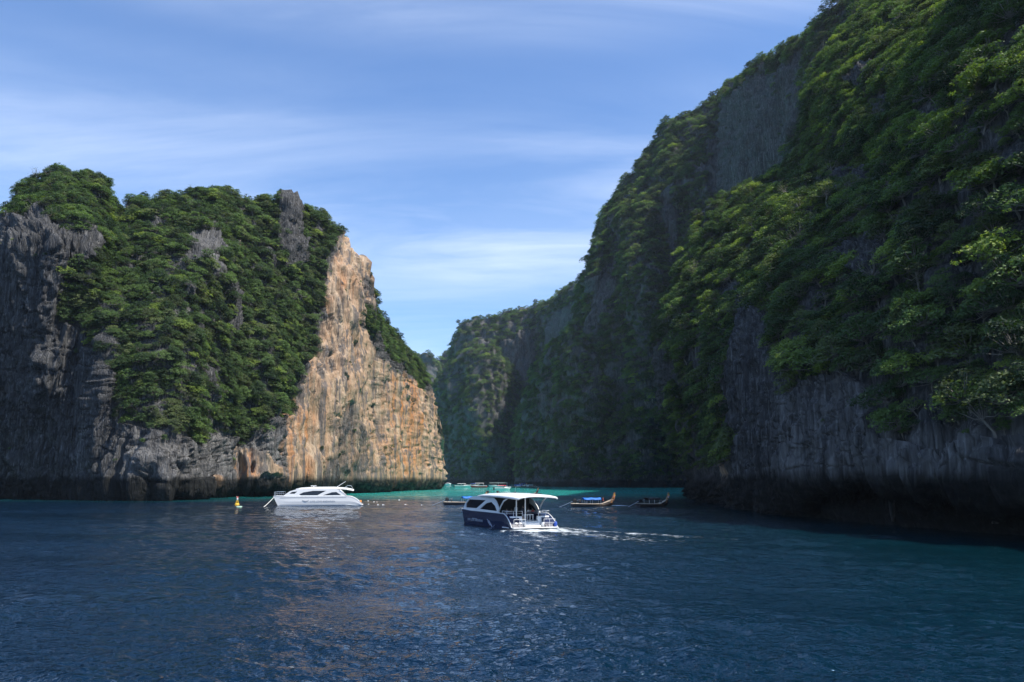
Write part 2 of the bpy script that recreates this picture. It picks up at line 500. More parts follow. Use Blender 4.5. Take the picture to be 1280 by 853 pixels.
def landform(name, cols, pitch, amp=1.0, back=(45, 110, 180), label=None, rock_polys=(), ochre_polys=(), pale_polys=(),
             base_rock=None, wob=10.0, tide_shade=3.5, veg_bias=0.0, stain_shade=0.35, jag=0.0, rib=0.0, rust_polys=(), cut_polys=()):
    """cols: [(px, [(py, D) or (px, py, D), ...rows bottom to top]), ...]; D None = where the pixel meets the water.
    Builds one closed cliff mesh; returns arrays for planting."""
    net = []
    for px, rows in cols:
        c = []
        for r_ in rows:
            q, y, D = (px, *r_) if len(r_) == 2 else r_
            if D is None:
                D = ground(float(q), float(y))[1]
            c.append((q, y, D))
        net.append(c)
    net = np.array(net, float)                       # (nc, nr, 3)
    s = net[:, :, 0].mean(1)
    t = -net[:, :, 1].mean(0)
    inview = (s > -30) & (s < 1310)
    sq = [s[0]]
    while sq[-1] < s[-1]:
        p = pitch if -20 < sq[-1] < 1300 else pitch * 6
        sq.append(sq[-1] + p)
    sq = np.clip(np.array(sq), s[0], s[-1])
    tq = [t[0]]
    while tq[-1] < t[-1]:
        tq.append(tq[-1] + (pitch if tq[-1] < 15 else pitch * 5))
    tq = np.clip(np.array(tq), t[0], t[-1])
    G = hermite(s, net, sq)
    G = hermite(t, np.swapaxes(G, 0, 1), tq)          # (nv, nu, 3)
    PX, PY = G[..., 0], G[..., 1]
    P = place(PX, PY, G[..., 2])
    # behind the crest: down the far side to the sea
    crest = P[-1]
    dirv = crest[:, :2] / np.linalg.norm(crest[:, :2], axis=1)[:, None]
    rows = []
    for k, (bd, zf) in enumerate(zip(back, (0.93, 0.55, 0.0))):
        q = crest.copy()
        q[:, :2] += dirv * bd
        q[:, 2] = crest[:, 2] * zf if k < 2 else -4.0
        rows.append(q)
    prev = crest
    extra = []
    for q in rows:
        for f in np.linspace(0, 1, 9)[1:]:
            extra.append(prev * (1 - f) + q * f)
        prev = q
    nfront = len(P)
    P = np.concatenate([P, np.array(extra)])
    PX = np.concatenate([PX, np.repeat(PX[-1:], len(extra), 0)])
    PY = np.concatenate([PY, np.repeat(PY[-1:], len(extra), 0)])
    # smooth normals of the large form
    du = np.gradient(P, axis=1)
    dv = np.gradient(P, axis=0)
    N = np.cross(du, dv)
    N /= np.linalg.norm(N, axis=2)[..., None] + 1e-9
    for _ in range(3):
        N[1:-1, 1:-1] = (N[:-2, 1:-1] + N[2:, 1:-1] + N[1:-1, :-2] + N[1:-1, 2:] + N[1:-1, 1:-1]) / 5
    N /= np.linalg.norm(N, axis=2)[..., None] + 1e-9
    # where the bare rock shows
    rock = poly_mask(PX, PY, rock_polys, P, wob, 14.0) if rock_polys else np.zeros(PX.shape)
    rn = fbm(P, (16, 16, 26), 3, off=5.5)
    steep = 1 - np.abs(N[..., 2])
    rock = np.maximum(rock, smooth(0.30, 0.48, rn * 0.62 + 0.30 * (steep - 0.7) - veg_bias))
    rock = np.maximum(rock, smooth(7, 4, P[..., 2]))
    ochre = poly_mask(PX, PY, ochre_polys, P, wob, 8.0) if ochre_polys else np.zeros(PX.shape)
    if cut_polys:
        ochre = ochre * (1 - 0.55 * poly_mask(PX, PY, cut_polys, P, wob, 8.0))
    rusty = poly_mask(PX, PY, rust_polys, P, wob * 1.3, 8.0) if rust_polys else np.zeros(PX.shape)
    pale = poly_mask(PX, PY, pale_polys, P, wob, 8.0) if pale_polys else np.zeros(PX.shape)
    pale, rusty = blur(pale, 40), blur(rusty, 30)
    ochre_s = blur(ochre, 16)
    # relief
    a = amp
    H = 3.4 * a * fbm(P, (34 * a, 34 * a, 60 * a), 3) + rib * ridged(P, (17 * a, 17 * a, 60 * a), 2, 14.0) + 1.7 * a * ridged(P, (9 * a, 9 * a, 46 * a), 2, 2.2)
    bare = 1.7 * a * ridged(P, (3.4 * a, 3.4 * a, 30 * a), 2, 7.7) + (0.7 * a * fbm(P, (2.0 * a, 2.0 * a, 6.5 * a), 4, 0.55) + 0.75 * a * ridged(P, (1.5 * a, 1.5 * a, 7 * a), 3, 3.3)) * (1 - 0.42 * ochre) + 1.1 * ochre * ridged(P, (6.0, 6.0, 70.0), 2, 23.0)
    holes = smooth(0.50, 0.68, fbm(P, (5 * a, 5 * a, 12 * a), 2, off=31.0)) * -3.4 * a
    cr = np.abs(fbm(P, (5.5 * a, 5.5 * a, 24 * a), 2, off=41.0))
    cr2 = np.abs(fbm(P, (9 * a, 9 * a, 3.4 * a), 2, off=57.0))
    holes = holes * ochre - 0.9 * a * smooth(0.07, 0.0, cr) * (1 - 0.6 * ochre) - 0.8 * a * smooth(0.07, 0.0, cr2) * (1 - ochre)
    soft = 1.6 * a * fbm(P, (6 * a, 6 * a, 6 * a), 3, off=11)
    H = H + rock * (bare + holes) + (1 - rock) * soft
    edge = np.ones(PX.shape)
    edge[0] = 0.0
    P = P + N * (H * edge)[..., None]
    rows = np.arange(len(P))[:, None]
    near_top = smooth(nfront - 26, nfront - 2, rows) * smooth(nfront + 9, nfront + 3, rows)
    P[..., 2] += near_top * jag * (ridged(P, (11, 11, 11), 3, 19.0) - 0.4)
    P[0, :, 2] = -3.0
    P[-1, :, 2] = -4.0
    nv, nu = PX.shape
    i, j = np.meshgrid(np.arange(nv - 1), np.arange(nu - 1), indexing='ij')
    F = np.stack([i * nu + j, i * nu + j + 1, (i + 1) * nu + j + 1, (i + 1) * nu + j], -1).reshape(-1, 4)
    me = mesh_np(name, P.reshape(-1, 3), F)
    attr(me, 'ochre', ochre_s.ravel())
    attr(me, 'pale', pale.ravel())
    attr(me, 'rusty', rusty.ravel())
    attr(me, 'stain_shade', np.clip(stain_shade * (1 - 0.75 * pale) + 0.25 * fbm(P, (20, 20, 40), 2, off=71.0), 0, 1).ravel())
    attr(me, 'tide_shade', (smooth(tide_shade * 1.12, tide_shade * 0.86, P[..., 2] + 0.8 * fbm(P, (4, 4, 4), 2)) if tide_shade else np.zeros(PX.shape)).ravel())
    o = link(name, me, M_ROCK)
    tag(o, label, 'cliff', kind='structure')
    return dict(obj=o, P=P, N=N, rock=rock, PX=PX, PY=PY, nfront=nfront)


# the island across the water: shaded flank, wooded middle, tall ochre wall
ISLAND = landform('island_cliff', [
    (-330, [(615, 310), (611, 312), (606, 309), (540, 302), (470, 296), (410, 292), (399, 352)]),
    (-130, [(620, 268), (616, 270), (610, 266), (540, 259), (450, 253), (370, 249), (337, 296)]),
    (-40, [(623, 246), (618, 248), (611, 244), (540, 237), (440, 231), (350, 227), (319, 268)]),
    (5, [(624.5, 238), (620, 240), (611, 236), (520, 229), (420, 223), (325, 219), (306, 258)]),
    (32, [(625, 235), (620, 238), (611, 233), (520, 226), (420, 220), (315, 216), (270, 262)]),
    (60, [(625.2, 232), (620, 235), (611, 230), (520, 223), (420, 217), (310, 213), (243, 264)]),
    (88, [(625.5, 229), (620, 232), (611, 227), (520, 222.8), (425, 219.2), (305, 216.8), (238, 266)]),
    (110, [(625.8, 226), (620, 229), (611, 224), (520, 221.9), (430, 220.1), (320, 218.9), (245, 268)]),
    (124, [(626, 222), (620, 226), (611, 220), (520, 221), (430, 220), (330, 236), (274, 270)]),
    (138, [(626, 219), (620, 223), (611, 216), (530, 216), (435, 216), (335, 238), (288, 272)]),
    (160, [(626, 216), (620, 220), (611, 212), (535, 214.5), (440, 221), (340, 240), (272, 274)]),
    (185, [(626, 215), (620, 219), (611, 210), (540, 212.5), (440, 219), (340, 240), (266, 276)]),
    (220, [(625.5, 219), (618, 224), (608, 214), (545, 216.5), (440, 223), (340, 244), (264, 280)]),
    (256, [(622.5, 246), (615, 250), (603, 236), (545, 238.5), (440, 245), (340, 256), (251, 286)]),
    (285, [(621.3, 256), (613, 262), (601, 250), (540, 252.5), (440, 259), (340, 270), (257, 294)]),
    (330, [(620.6, 264), (613, 272), (600, 259), (530, 262), (430, 272), (330, 290), (264, 306)]),
    (357, [(619, 283), (612, 287), (599, 272), (520, 278), (420, 290), (330, 298), (259, 308)]),
    (372, [(618.2, 292), (611.5, 297), (598.5, 282), (515, 286), (420, 297), (335, 304), (272, 314)]),
    (390, [(617.5, 300), (611, 306), (598, 291), (510, 295), (420, 304), (340, 311), (280, 322)]),
    (420, [(616.5, 318), (610, 324), (598, 308), (510, 311), (420, 316), (350, 321), (310, 332)]),
    (442, [(615.6, 333), (609, 340), (598, 324), (520, 327), (440, 331), (380, 335), (338, 345)]),
    (452.79, [(615.2, 342), (608.8, 349), (597.6, 332), (525, 336), (450, 341), (400, 345), (368, 354)]),
    (457.44, [(615, 347), (608.6, 354), (597.5, 337), (528, 342), (458, 347), (415, 352), (394, 362)]),
    (476.04, [(614.3, 366), (608.3, 372), (597.2, 357), (534, 362), (472, 368), (430, 375), (409, 388)]),
    (496.5, [(613.4, 396), (607.8, 401), (597, 386), (545, 391), (490, 397), (455, 404), (434, 416)]),
    (515.1, [(612.7, 425), (607.3, 429), (597, 414), (556, 418), (515, 424), (482, 431), (464, 442)]),
    (530.91, [(612.1, 449), (606.9, 452), (597, 438), (570, 441), (545, 446), (512, 451), (496, 462)]),
    (538.35, [(611.8, 466), (606.7, 469), (597, 456), (578, 460), (560, 464), (535, 469), (523, 480)]),
    (541.14, [(611.2, 500), (606.5, 502), (597, 492), (580, 495), (565, 500), (548, 504), (546, 510)]),
    (542.07, [(608, 560), (605.5, 561), (598, 560), (588, 560), (580, 560), (572, 560), (581, 560)]),
], 1.25, 1.0, back=(30, 70, 110), label='tall limestone island with an ochre wall and wooded slopes',
    rock_polys=[[(-400, 640), (-400, 318), (-40, 322), (0, 302), (30, 286), (62, 282), (75, 300), (98, 290), (110, 296), (104, 330), (70, 345), (70, 395), (84, 410), (124, 432), (140, 482), (160, 528),
                 (205, 552), (270, 552), (292, 570), (322, 548), (348, 518), (366, 468), (388, 400), (400, 352), (412, 308), (424, 296), (450, 328), (456, 378), (446, 402), (462, 440), (492, 462), (520, 486), (545, 520), (560, 640)],
                [(225, 305), (258, 296), (268, 338), (258, 372), (240, 360)], [(284, 296), (296, 300), (298, 322), (286, 326)],
                [(348, 250), (366, 250), (372, 330), (352, 345), (346, 300)], [(262, 360), (290, 372), (285, 420), (268, 430)]],
    ochre_polys=[[(338, 605), (340, 540), (372, 470), (392, 400), (404, 340), (420, 306), (440, 318), (450, 370), (444, 420), (470, 460), (500, 470), (535, 505), (552, 610)],
                 [(270, 608), (278, 575), (300, 560), (322, 560), (338, 600)], [(292, 300), (300, 302), (298, 322), (290, 322)], [(238, 612), (250, 592), (268, 598), (266, 612)]],
    pale_polys=[[(150, 612), (175, 535), (340, 535), (345, 605)], [(14, 310), (40, 300), (40, 335), (20, 340)], [(225, 305), (258, 296), (268, 338), (240, 360)]], wob=13.0, tide_shade=6.0, veg_bias=-0.05, stain_shade=0.45, jag=2.0, rib=1.2,
    rust_polys=[[(335, 600), (338, 530), (362, 490), (378, 520), (372, 600)], [(470, 600), (480, 470), (505, 465), (520, 500), (510, 600)], [(398, 330), (412, 310), (415, 380), (400, 400)], [(280, 610), (285, 570), (320, 570), (330, 610)]],
    cut_polys=[[(392, 600), (398, 520), (430, 505), (452, 540), (448, 600)], [(452, 590), (462, 470), (474, 470), (470, 590)], [(395, 400), (385, 470), (398, 470), (412, 400)]])

# the near cliff with the sea cave under it
NEAR = landform('sea_cliff', [
    (866, [(866, 623, None), (864, 615, 243), (858, 598, 238), (834, 520, 232), (830, 440, 226), (848, 360, 235), (880, 272, 249), (1000, 200, 239), (1012, 110, 240), (1092, 0, 262), (1106.5, -22, 286), (1145.2, -36, 354)]),
    (872, [(872, 624, 228), (870, 616, 230), (866, 598, 226), (840, 520, 222.1), (838, 440, 212.3), (862, 360, 222.2), (900, 272, 235.1), (1010, 200, 224.5), (1022, 110, 227.6), (1102, 0, 250.4), (1116.5, -22, 274.4), (1155.2, -36, 342.4)]),
    (886, [(886, 627, None), (885, 618, 200), (882, 598, 196), (866, 520, 197.9), (860, 440, 190.4), (888, 360, 201.1), (925, 275, 216.8), (1022, 200, 208.7), (1036, 110, 215), (1114, 0, 240.2), (1128, -22, 264.2), (1166.4, -36, 332.2)]),
    (915, [(915, 632, None), (914, 622, 174), (912, 598, 171), (898, 520, 173.5), (896, 440, 170.2), (920, 360, 178.8), (955, 280, 193.9), (1040, 200, 190.8), (1054, 110, 199.9), (1128, 0, 224.9), (1142, -22, 248.9), (1180.8, -36, 316.9)]),
    (936, [(936, 637.5, None), (934, 625, 149), (930, 598, 148), (926, 520, 149.6), (926, 440, 150.4), (940, 360, 161.3), (980, 280, 176.8), (1058, 200, 175.1), (1072, 110, 185.9), (1144, 0, 211.7), (1158, -22, 235.7), (1196.4, -36, 303.7)]),
    (965, [(965, 641, None), (962, 628, 134), (957, 598, 134), (952, 520, 135.4), (950, 440, 136.8), (966, 360, 147.3), (1006, 280, 162.1), (1076, 200, 163.6), (1092, 110, 175.7), (1160, 0, 201.5), (1174, -22, 225.5), (1212.8, -36, 293.5)]),
    (992, [(992, 644, None), (990, 630, 123), (988, 598, 120), (986, 520, 120.6), (984, 440, 123.1), (996, 360, 133.8), (1030, 280, 148.8), (1094, 200, 152.7), (1112, 110, 165.2), (1178, 0, 190.3), (1192.2, -22, 214.3), (1231.6, -36, 282.3)]),
    (1008, [(1008, 646.5, None), (1007, 632, 119), (1006, 594, 112), (1003, 520, 112), (1002, 440, 115.1), (1014, 360, 126.4), (1046, 280, 141.4), (1108, 200, 146.5), (1126, 110, 159.6), (1190, 0, 185.4), (1204.5, -22, 209.4), (1244, -36, 277.4)]),
    (1030, [(1030, 650, 117), (1030, 600, 121), (1030, 591, 106), (1028, 520, 107.2), (1028, 440, 110.3), (1038, 360, 118.9), (1068, 280, 129.8), (1124, 200, 132.8), (1144, 110, 144.3), (1206, 0, 169.3), (1220.5, -22, 191.7), (1259.6, -36, 253.3)]),
    (1070, [(1070, 655, 108), (1070, 600, 113), (1070, 590, 97), (1068, 520, 98.2), (1068, 440, 102), (1078, 360, 106.3), (1104, 280, 111.3), (1154, 200, 111.3), (1172, 110, 115), (1230, 0, 126.8), (1244.5, -35, 140.8), (1284, -62, 166.8)]),
    (1120, [(1120, 661, 99), (1120, 598, 103), (1120, 590, 88), (1119, 520, 89.9), (1119, 440, 93), (1128, 360, 95.6), (1150, 280, 98.6), (1194, 200, 99), (1212, 110, 101.6), (1265, 0, 109.1), (1273, -60, 114.1), (1285, -150, 123.1)]),
    (1180, [(1180, 667, 91), (1180, 599, 95), (1180, 590, 80), (1180, 520, 81.9), (1180, 440, 85), (1186, 360, 87), (1206, 280, 89.3), (1240, 200, 89.8), (1258, 110, 92.1), (1306, 0, 97.8), (1314, -130, 102.8), (1326, -300, 111.8)]),
    (1240, [(1240, 672, 84), (1240, 605, 88), (1240, 595, 74), (1241, 520, 75.9), (1242, 440, 79), (1248, 360, 81), (1264, 280, 83.3), (1292, 200, 84.1), (1308, 110, 86.4), (1350, 0, 92.1), (1358, -190, 97.1), (1370, -450, 106.1)]),
    (1310, [(1310, 678, 78), (1310, 606, 81), (1310, 596, 68), (1312, 520, 69.9), (1314, 440, 73), (1320, 360, 75), (1334, 280, 77.3), (1356, 200, 78.4), (1370, 110, 81), (1405, 0, 86.7), (1413, -230, 91.7), (1425, -560, 100.7)]),  # unseen heights from here on raised so the right-hand face stays in shade
    (1450, [(1450, 690, 67), (1450, 604, 70), (1450, 592, 59), (1452, 520, 60.9), (1454, 440, 64), (1460, 360, 66), (1470, 280, 68.3), (1485, 200, 69.7), (1500, 110, 72.2), (1530, 0, 77.9), (1535, -230, 82.9), (1550, -520, 91.9)]),
    (1700, [(1700, 712, 54), (1700, 600, 56), (1700, 586, 48), (1702, 520, 49.9), (1704, 440, 53), (1708, 360, 55), (1715, 280, 57.3), (1725, 200, 58.7), (1735, 110, 61.2), (1760, 0, 66.9), (1765, -180, 71.9), (1780, -400, 80.9)]),
], 1.35, 0.62, back=(50, 110, 170), label='shaded limestone cliff with hanging forest and a low sea cave',
    rock_polys=[[(926, 650), (930, 560), (922, 470), (924, 384), (944, 372), (966, 400), (985, 450), (1000, 500), (1040, 478), (1070, 468), (1100, 500), (1126, 556), (1180, 566), (1240, 560), (1300, 568), (1900, 560), (1900, 720), (926, 720)],
                [(1040, 330), (1090, 300), (1120, 320), (1105, 352), (1060, 352)], [(1060, 92), (1100, 78), (1120, 96), (1085, 122)], [(820, 445), (836, 430), (846, 470), (836, 520), (822, 510)],
                [(1040, 215), (1096, 222), (1090, 250), (1050, 250)]],
    ochre_polys=[[(908, 560), (922, 560), (924, 610), (912, 610)]],
    pale_polys=[[(1000, 488), (1060, 470), (1110, 490), (1140, 545), (1280, 540), (1280, 590), (1000, 592)]], wob=10.0, tide_shade=6.2, veg_bias=0.34, stain_shade=0.42)

# the ridge behind it, on the right of the lagoon
RIDGE = landform('ridge_cliff', [
    (735, [(735, 608.5, 690), (735, 560, 690), (735, 480, 690), (735, 430, 690), (735, 395, 690), (735, 370, 700)]),
    (741, [(741, 609, 625), (741, 560, 624), (741, 480, 624), (741, 420, 626), (741, 370, 630), (741, 342, 640)]),
    (747, [(747, 609.2, 596), (747, 560, 592), (747, 480, 592), (747, 420, 594), (748, 360, 599), (748, 320, 612)]),
    (766, [(766, 609.2, 580), (766, 560, 574), (766, 470, 570), (766, 390, 578), (766, 320, 608), (766, 270, 662)]),
    (791, [(791, 609.2, 572), (791, 560, 562), (791, 470, 554), (791, 370, 556), (791, 290, 590), (791, 239, 658)]),
    (812, [(812, 609.2, 566), (812, 560, 552), (812, 460, 542), (812, 370, 543), (812, 290, 577), (812, 211, 652)]),
    (830, [(830, 609.2, 566), (830, 560, 556), (830, 460, 549), (830, 370, 554), (830, 280, 584), (830, 180, 652)]),
    (846, [(846, 609.2, 566), (846, 560, 560), (846, 460, 555), (846, 360, 560), (846, 250, 588), (846, 160, 652)]),
    (885, [(885, 609.2, 562), (885, 560, 556), (885, 460, 552), (885, 350, 552), (885, 240, 568), (885, 143, 642)]),
    (915, [(915, 609.5, 560), (915, 560, 556), (915, 450, 552), (915, 340, 552), (915, 230, 562), (915, 121, 626)]),
    (930, [(930, 609.5, 554.4), (930, 555.1, 550.4), (930, 440, 546.5), (930, 330, 542.5), (930, 214.9, 532.6), (930, 112, 550.4)]),
    (960, [(960, 610, 509.6), (960, 540, 502.2), (960, 430, 496.6), (960, 330, 491), (960, 205.1, 483.6), (960, 94, 494.8)]),
    (1000, [(1000, 612, 454.5), (1000, 540, 446.4), (1000, 430, 441), (1000, 330, 435.6), (1000, 190, 426.6), (1000, 70, 435.6)]),
    (1014, [(1014, 612, 436.1), (1014, 540, 429), (1014, 430, 423.6), (1014, 330, 418.3), (1014, 185.1, 407.6), (1014, 47, 418.3)]),
    (1045, [(1045, 614, 400.4), (1045, 540, 396), (1045, 430, 392.5), (1045, 330, 387.2), (1045, 170, 378.4), (1045, 29, 392.5)]),
    (1110, [(1110, 616, 360.8), (1110, 540, 359), (1110, 430, 356.4), (1110, 330, 353.8), (1110, 150, 348.5), (1110, -19, 365.2)]),
    (1270, [(1270, 618, 342), (1270, 540, 342), (1270, 430, 342), (1270, 330, 342), (1270, 100, 343.8), (1270, -102, 364.5)]),
], 1.45, 1.7, back=(60, 150, 240), label='towering wooded ridge rising behind the near cliff',
    rock_polys=[[(905, 150), (930, 120), (1010, 80), (1025, 120), (1010, 200), (980, 235), (930, 250), (880, 260), (890, 200)], [(745, 350), (770, 345), (765, 420), (748, 430)],
                [(835, 250), (850, 250), (846, 330), (832, 330)]], wob=12.0, tide_shade=5.0, veg_bias=0.08, stain_shade=0.5, jag=2.0, rib=5.0)

# the spur in front of the ridge
SPUR = landform('spur_cliff', [
    (652, [(652, 607.2, 730), (652, 600, 730), (652, 590, 730), (652, 580, 730), (652, 570, 735)]),
    (660, [(660, 607.6, 690), (660, 580, 688), (660, 556, 690), (660, 535, 694), (660, 514, 702)]),
    (672, [(672, 608, 660), (672, 570, 654), (672, 538, 655), (672, 510, 660), (672, 488, 670)]),
    (686, [(686, 608.4, 636), (686, 565, 628), (686, 520, 624), (686, 490, 630), (686, 460, 644)]),
    (702, [(702, 608.8, 618), (702, 560, 606), (702, 510, 598), (702, 470, 606), (702, 440, 624)]),
    (722, [(722, 609, 604), (722, 560, 590), (722, 505, 576), (722, 460, 584), (722, 419, 610)]),
    (740, [(740, 609.2, 598), (740, 560, 582), (740, 500, 568), (740, 455, 576), (740, 412, 606)]),
    (756, [(756, 609.4, 594), (756, 560, 584), (756, 500, 576), (756, 460, 582), (756, 410, 604)]),
    (772, [(772, 609.4, 592), (772, 570, 588), (772, 530, 586), (772, 490, 590), (772, 440, 600)]),
], 1.5, 1.5, back=(40, 80, 120), label='wooded limestone spur at the foot of the ridge', wob=8.0, tide_shade=4.0, veg_bias=0.04, rib=4.0)

# the head of the lagoon
FAR_SPUR = landform('lagoon_spur', [
    (538, [(538, 605, 1000), (538, 580, 1000), (538, 550, 1000), (538, 520, 1000), (538, 500, 1010)]),
    (548, [(548, 605.2, 950), (548, 570, 948), (548, 540, 948), (548, 510, 952), (548, 482, 962)]),
    (568, [(568, 605.6, 925), (568, 570, 918), (568, 530, 914), (568, 495, 920), (568, 466, 938)]),
    (584, [(584, 605.8, 905), (584, 570, 894), (584, 530, 888), (584, 490, 896), (584, 449, 925)]),
    (602, [(602, 606, 890), (602, 565, 872), (602, 520, 864), (602, 480, 880), (602, 446, 915)]),
    (618, [(618, 606, 892), (618, 565, 878), (618, 520, 874), (618, 480, 886), (618, 444, 912)]),
    (632, [(632, 606, 905), (632, 570, 896), (632, 530, 894), (632, 495, 902), (632, 459, 920)]),
    (645, [(645, 606, 930), (645, 580, 926), (645, 550, 926), (645, 520, 930), (645, 494, 940)]),
    (654, [(654, 606, 960), (654, 590, 960), (654, 570, 960), (654, 545, 960), (654, 522, 970)]),
    (660, [(660, 605.5, 1000), (660, 600, 1000), (660, 590, 1000), (660, 580, 1000), (660, 565, 1000)]),
], 1.3, 2.0, back=(50, 100, 150), label='wooded rock spur at the head of the lagoon', tide_shade=5.0, wob=6.0, veg_bias=0.04, rib=5.0)
FAR_WALL = landform('lagoon_wall', [
    (560, [(560, 604.2, 1120), (560, 560, 1120), (560, 520, 1120), (560, 490, 1120), (560, 470, 1130)]),
    (569, [(569, 604.4, 1080), (569, 550, 1075), (569, 510, 1075), (569, 470, 1080), (569, 447, 1095)]),
    (577, [(577, 604.6, 1060), (577, 550, 1050), (577, 500, 1048), (577, 450, 1055), (577, 420, 1085)]),
    (596, [(596, 604.8, 1045), (596, 550, 1035), (596, 490, 1030), (596, 450, 1030), (596, 404, 1080)]),
    (620, [(620, 605, 1040), (620, 550, 1030), (620, 490, 1026), (620, 450, 1028), (620, 399, 1070)]),
    (648, [(648, 605.2, 1020), (648, 550, 1012), (648, 490, 1008), (648, 440, 1012), (648, 389, 1050)]),
    (668, [(668, 605.4, 1010), (668, 550, 1005), (668, 490, 1002), (668, 440, 1004), (668, 389, 1030)]),
    (680, [(680, 605.6, 1000), (680, 550, 996), (680, 490, 990), (680, 440, 990), (680, 388, 1010)]),
    (692, [(692, 606, 960), (692, 550, 950), (692, 490, 940), (692, 440, 936), (692, 382, 945)]),
    (706, [(706, 606.5, 900), (706, 550, 890), (706, 490, 880), (706, 440, 874), (706, 367, 885)]),
    (724, [(724, 607, 840), (724, 550, 830), (724, 490, 822), (724, 440, 816), (724, 353, 830)]),
    (748, [(748, 607.5, 780), (748, 550, 772), (748, 490, 766), (748, 440, 760), (748, 344, 775)]),
    (790, [(790, 608, 720), (790, 550, 715), (790, 490, 712), (790, 440, 710), (790, 330, 725)]),
], 1.3, 2.2, back=(60, 130, 200), label='far vertical rock wall closing the lagoon',
    rock_polys=[[(628, 430), (668, 418), (672, 480), (632, 490)], [(690, 400), (745, 360), (745, 470), (690, 470)]], tide_shade=5.0, wob=6.0, veg_bias=0.0)
DISTANT = landform('distant_hill', [
    (500, [(500, 603.5, 1380), (500, 560, 1380), (500, 500, 1385), (500, 440, 1400)]),
    (520, [(520, 603.5, 1370), (520, 560, 1370), (520, 500, 1375), (520, 443, 1390)]),
    (535, [(535, 603.5, 1360), (535, 560, 1360), (535, 500, 1360), (535, 444, 1375)]),
    (543, [(543, 603.5, 1370), (543, 560, 1370), (543, 500, 1372), (543, 455, 1385)]),
    (548, [(548, 603.5, 1420), (548, 560, 1420), (548, 500, 1425), (548, 452, 1440)]),
    (558, [(558, 603.5, 1420), (558, 560, 1420), (558, 500, 1425), (558, 446, 1450)]),
    (572, [(572, 603.5, 1420), (572, 560, 1420), (572, 500, 1425), (572, 446, 1450)]),
    (600, [(600, 603.5, 1430), (600, 560, 1430), (600, 500, 1440), (600, 470, 1460)]),
], 1.6, 2.4, back=(60, 130, 200), label='faint blue wooded hill seen through the gap', tide_shade=0, wob=4.0, veg_bias=0.08)


# ------------------------------------------------------------------ trees
def tube(path, radii, sides=6):
    """tapered tube through points"""
    path = np.asarray(path, float)
    V, F = [], []
    for k, p in enumerate(path):
        d = path[min(k + 1, len(path) - 1)] - path[max(k - 1, 0)]
        d /= np.linalg.norm(d) + 1e-9
        a = np.cross(d, [0.31, 0.95, 0.1])
        a /= np.linalg.norm(a) + 1e-9
        b = np.cross(d, a)
        for s in range(sides):
            w = 2 * math.pi * s / sides
            V.append(p + radii[k] * (math.cos(w) * a + math.sin(w) * b))
    for k in range(len(path) - 1):
        for s in range(sides):
            s2 = (s + 1) % sides
            F.append((k * sides + s, k * sides + s2, (k + 1) * sides + s2, (k + 1) * sides + s))
    return np.array(V), np.array(F)


def join(parts):
    V, F, n = [], [], 0
    for v, f in parts:
        V.append(v)
        F.append(np.asarray(f) + n)
        n += len(v)
    return np.concatenate(V), np.concatenate(F)


def make_tree(seed, nclump, nleaf, leaf, flat, tall, spread):
    """a tree of crown radius about 1: returns (trunk mesh data, crown mesh data)"""
    g = np.random.default_rng(seed)
    top = np.array([g.normal() * 0.12, g.normal() * 0.12, tall])
    trunk = [tube([[0, 0, -0.5], [0.02, 0.0, 0.1], top * [0.6, 0.6, 0.5] + [0.03, 0, 0], top], [0.075, 0.06, 0.045, 0.025], 7)]
    cen, rad = [], []
    for k in range(nclump):
        u = 1 - 1.25 * (k + 0.5) / nclump + g.normal() * 0.08
        u = np.clip(u, -0.45, 1)
        a = k * 2.399 + g.normal() * 0.35
        rr = math.sqrt(max(0, 1 - u * u)) * g.uniform(0.45, 1.25) * spread
        c = np.array([rr * math.cos(a), rr * math.sin(a), tall + flat * (u * g.uniform(0.75, 1.05))]) + top * [1, 1, 0]
        cen.append(c)
        rad.append(g.uniform(0.13, 0.36))
    for c in cen[::2]:
        mid = top * 0.75 + (c - top) * 0.45 + [0, 0, -0.06]
        trunk.append(tube([top * g.uniform(0.5, 0.85), mid, c], [0.032, 0.022, 0.009], 4))
    Vs, Fs = [], []
    n = 0
    for c, r in zip(cen, rad):
        m = int(nleaf * (r / 0.28) ** 2)
        d = g.normal(size=(m, 3))
        d /= np.linalg.norm(d, axis=1)[:, None]
        d[:, 2] = np.where(d[:, 2] < -0.25, -d[:, 2] * 0.6, d[:, 2])
        p = c + d * (r * np.where(g.random((m, 1)) < 0.16, g.uniform(1.0, 1.55, (m, 1)), g.uniform(0.66, 1.06, (m, 1)))) * [1.08, 1.08, 0.80]
        nn = d * 0.6 + g.normal(size=(m, 3)) * 0.42 + [0, 0, 0.85]
        nn /= np.linalg.norm(nn, axis=1)[:, None]
        ax = np.cross(nn, g.normal(size=(m, 3)))
        ax /= np.linalg.norm(ax, axis=1)[:, None]
        bx = np.cross(nn, ax)
        sz = leaf * g.uniform(0.6, 1.3, (m, 1))
        q = np.stack([p - ax * sz, p + bx * sz * 0.55 - nn * sz * 0.12, p + ax * sz, p - bx * sz * 0.55 - nn * sz * 0.12], 1)
        Vs.append(q.reshape(-1, 3))
        Fs.append(np.arange(4 * m).reshape(m, 4) + n)
        n += 4 * m
    return join(trunk), (np.concatenate(Vs), np.concatenate(Fs))


KINDS = []
KIND_COL = bpy.data.collections.new('tree_kinds')      # never linked to the scene: only the forests draw from it
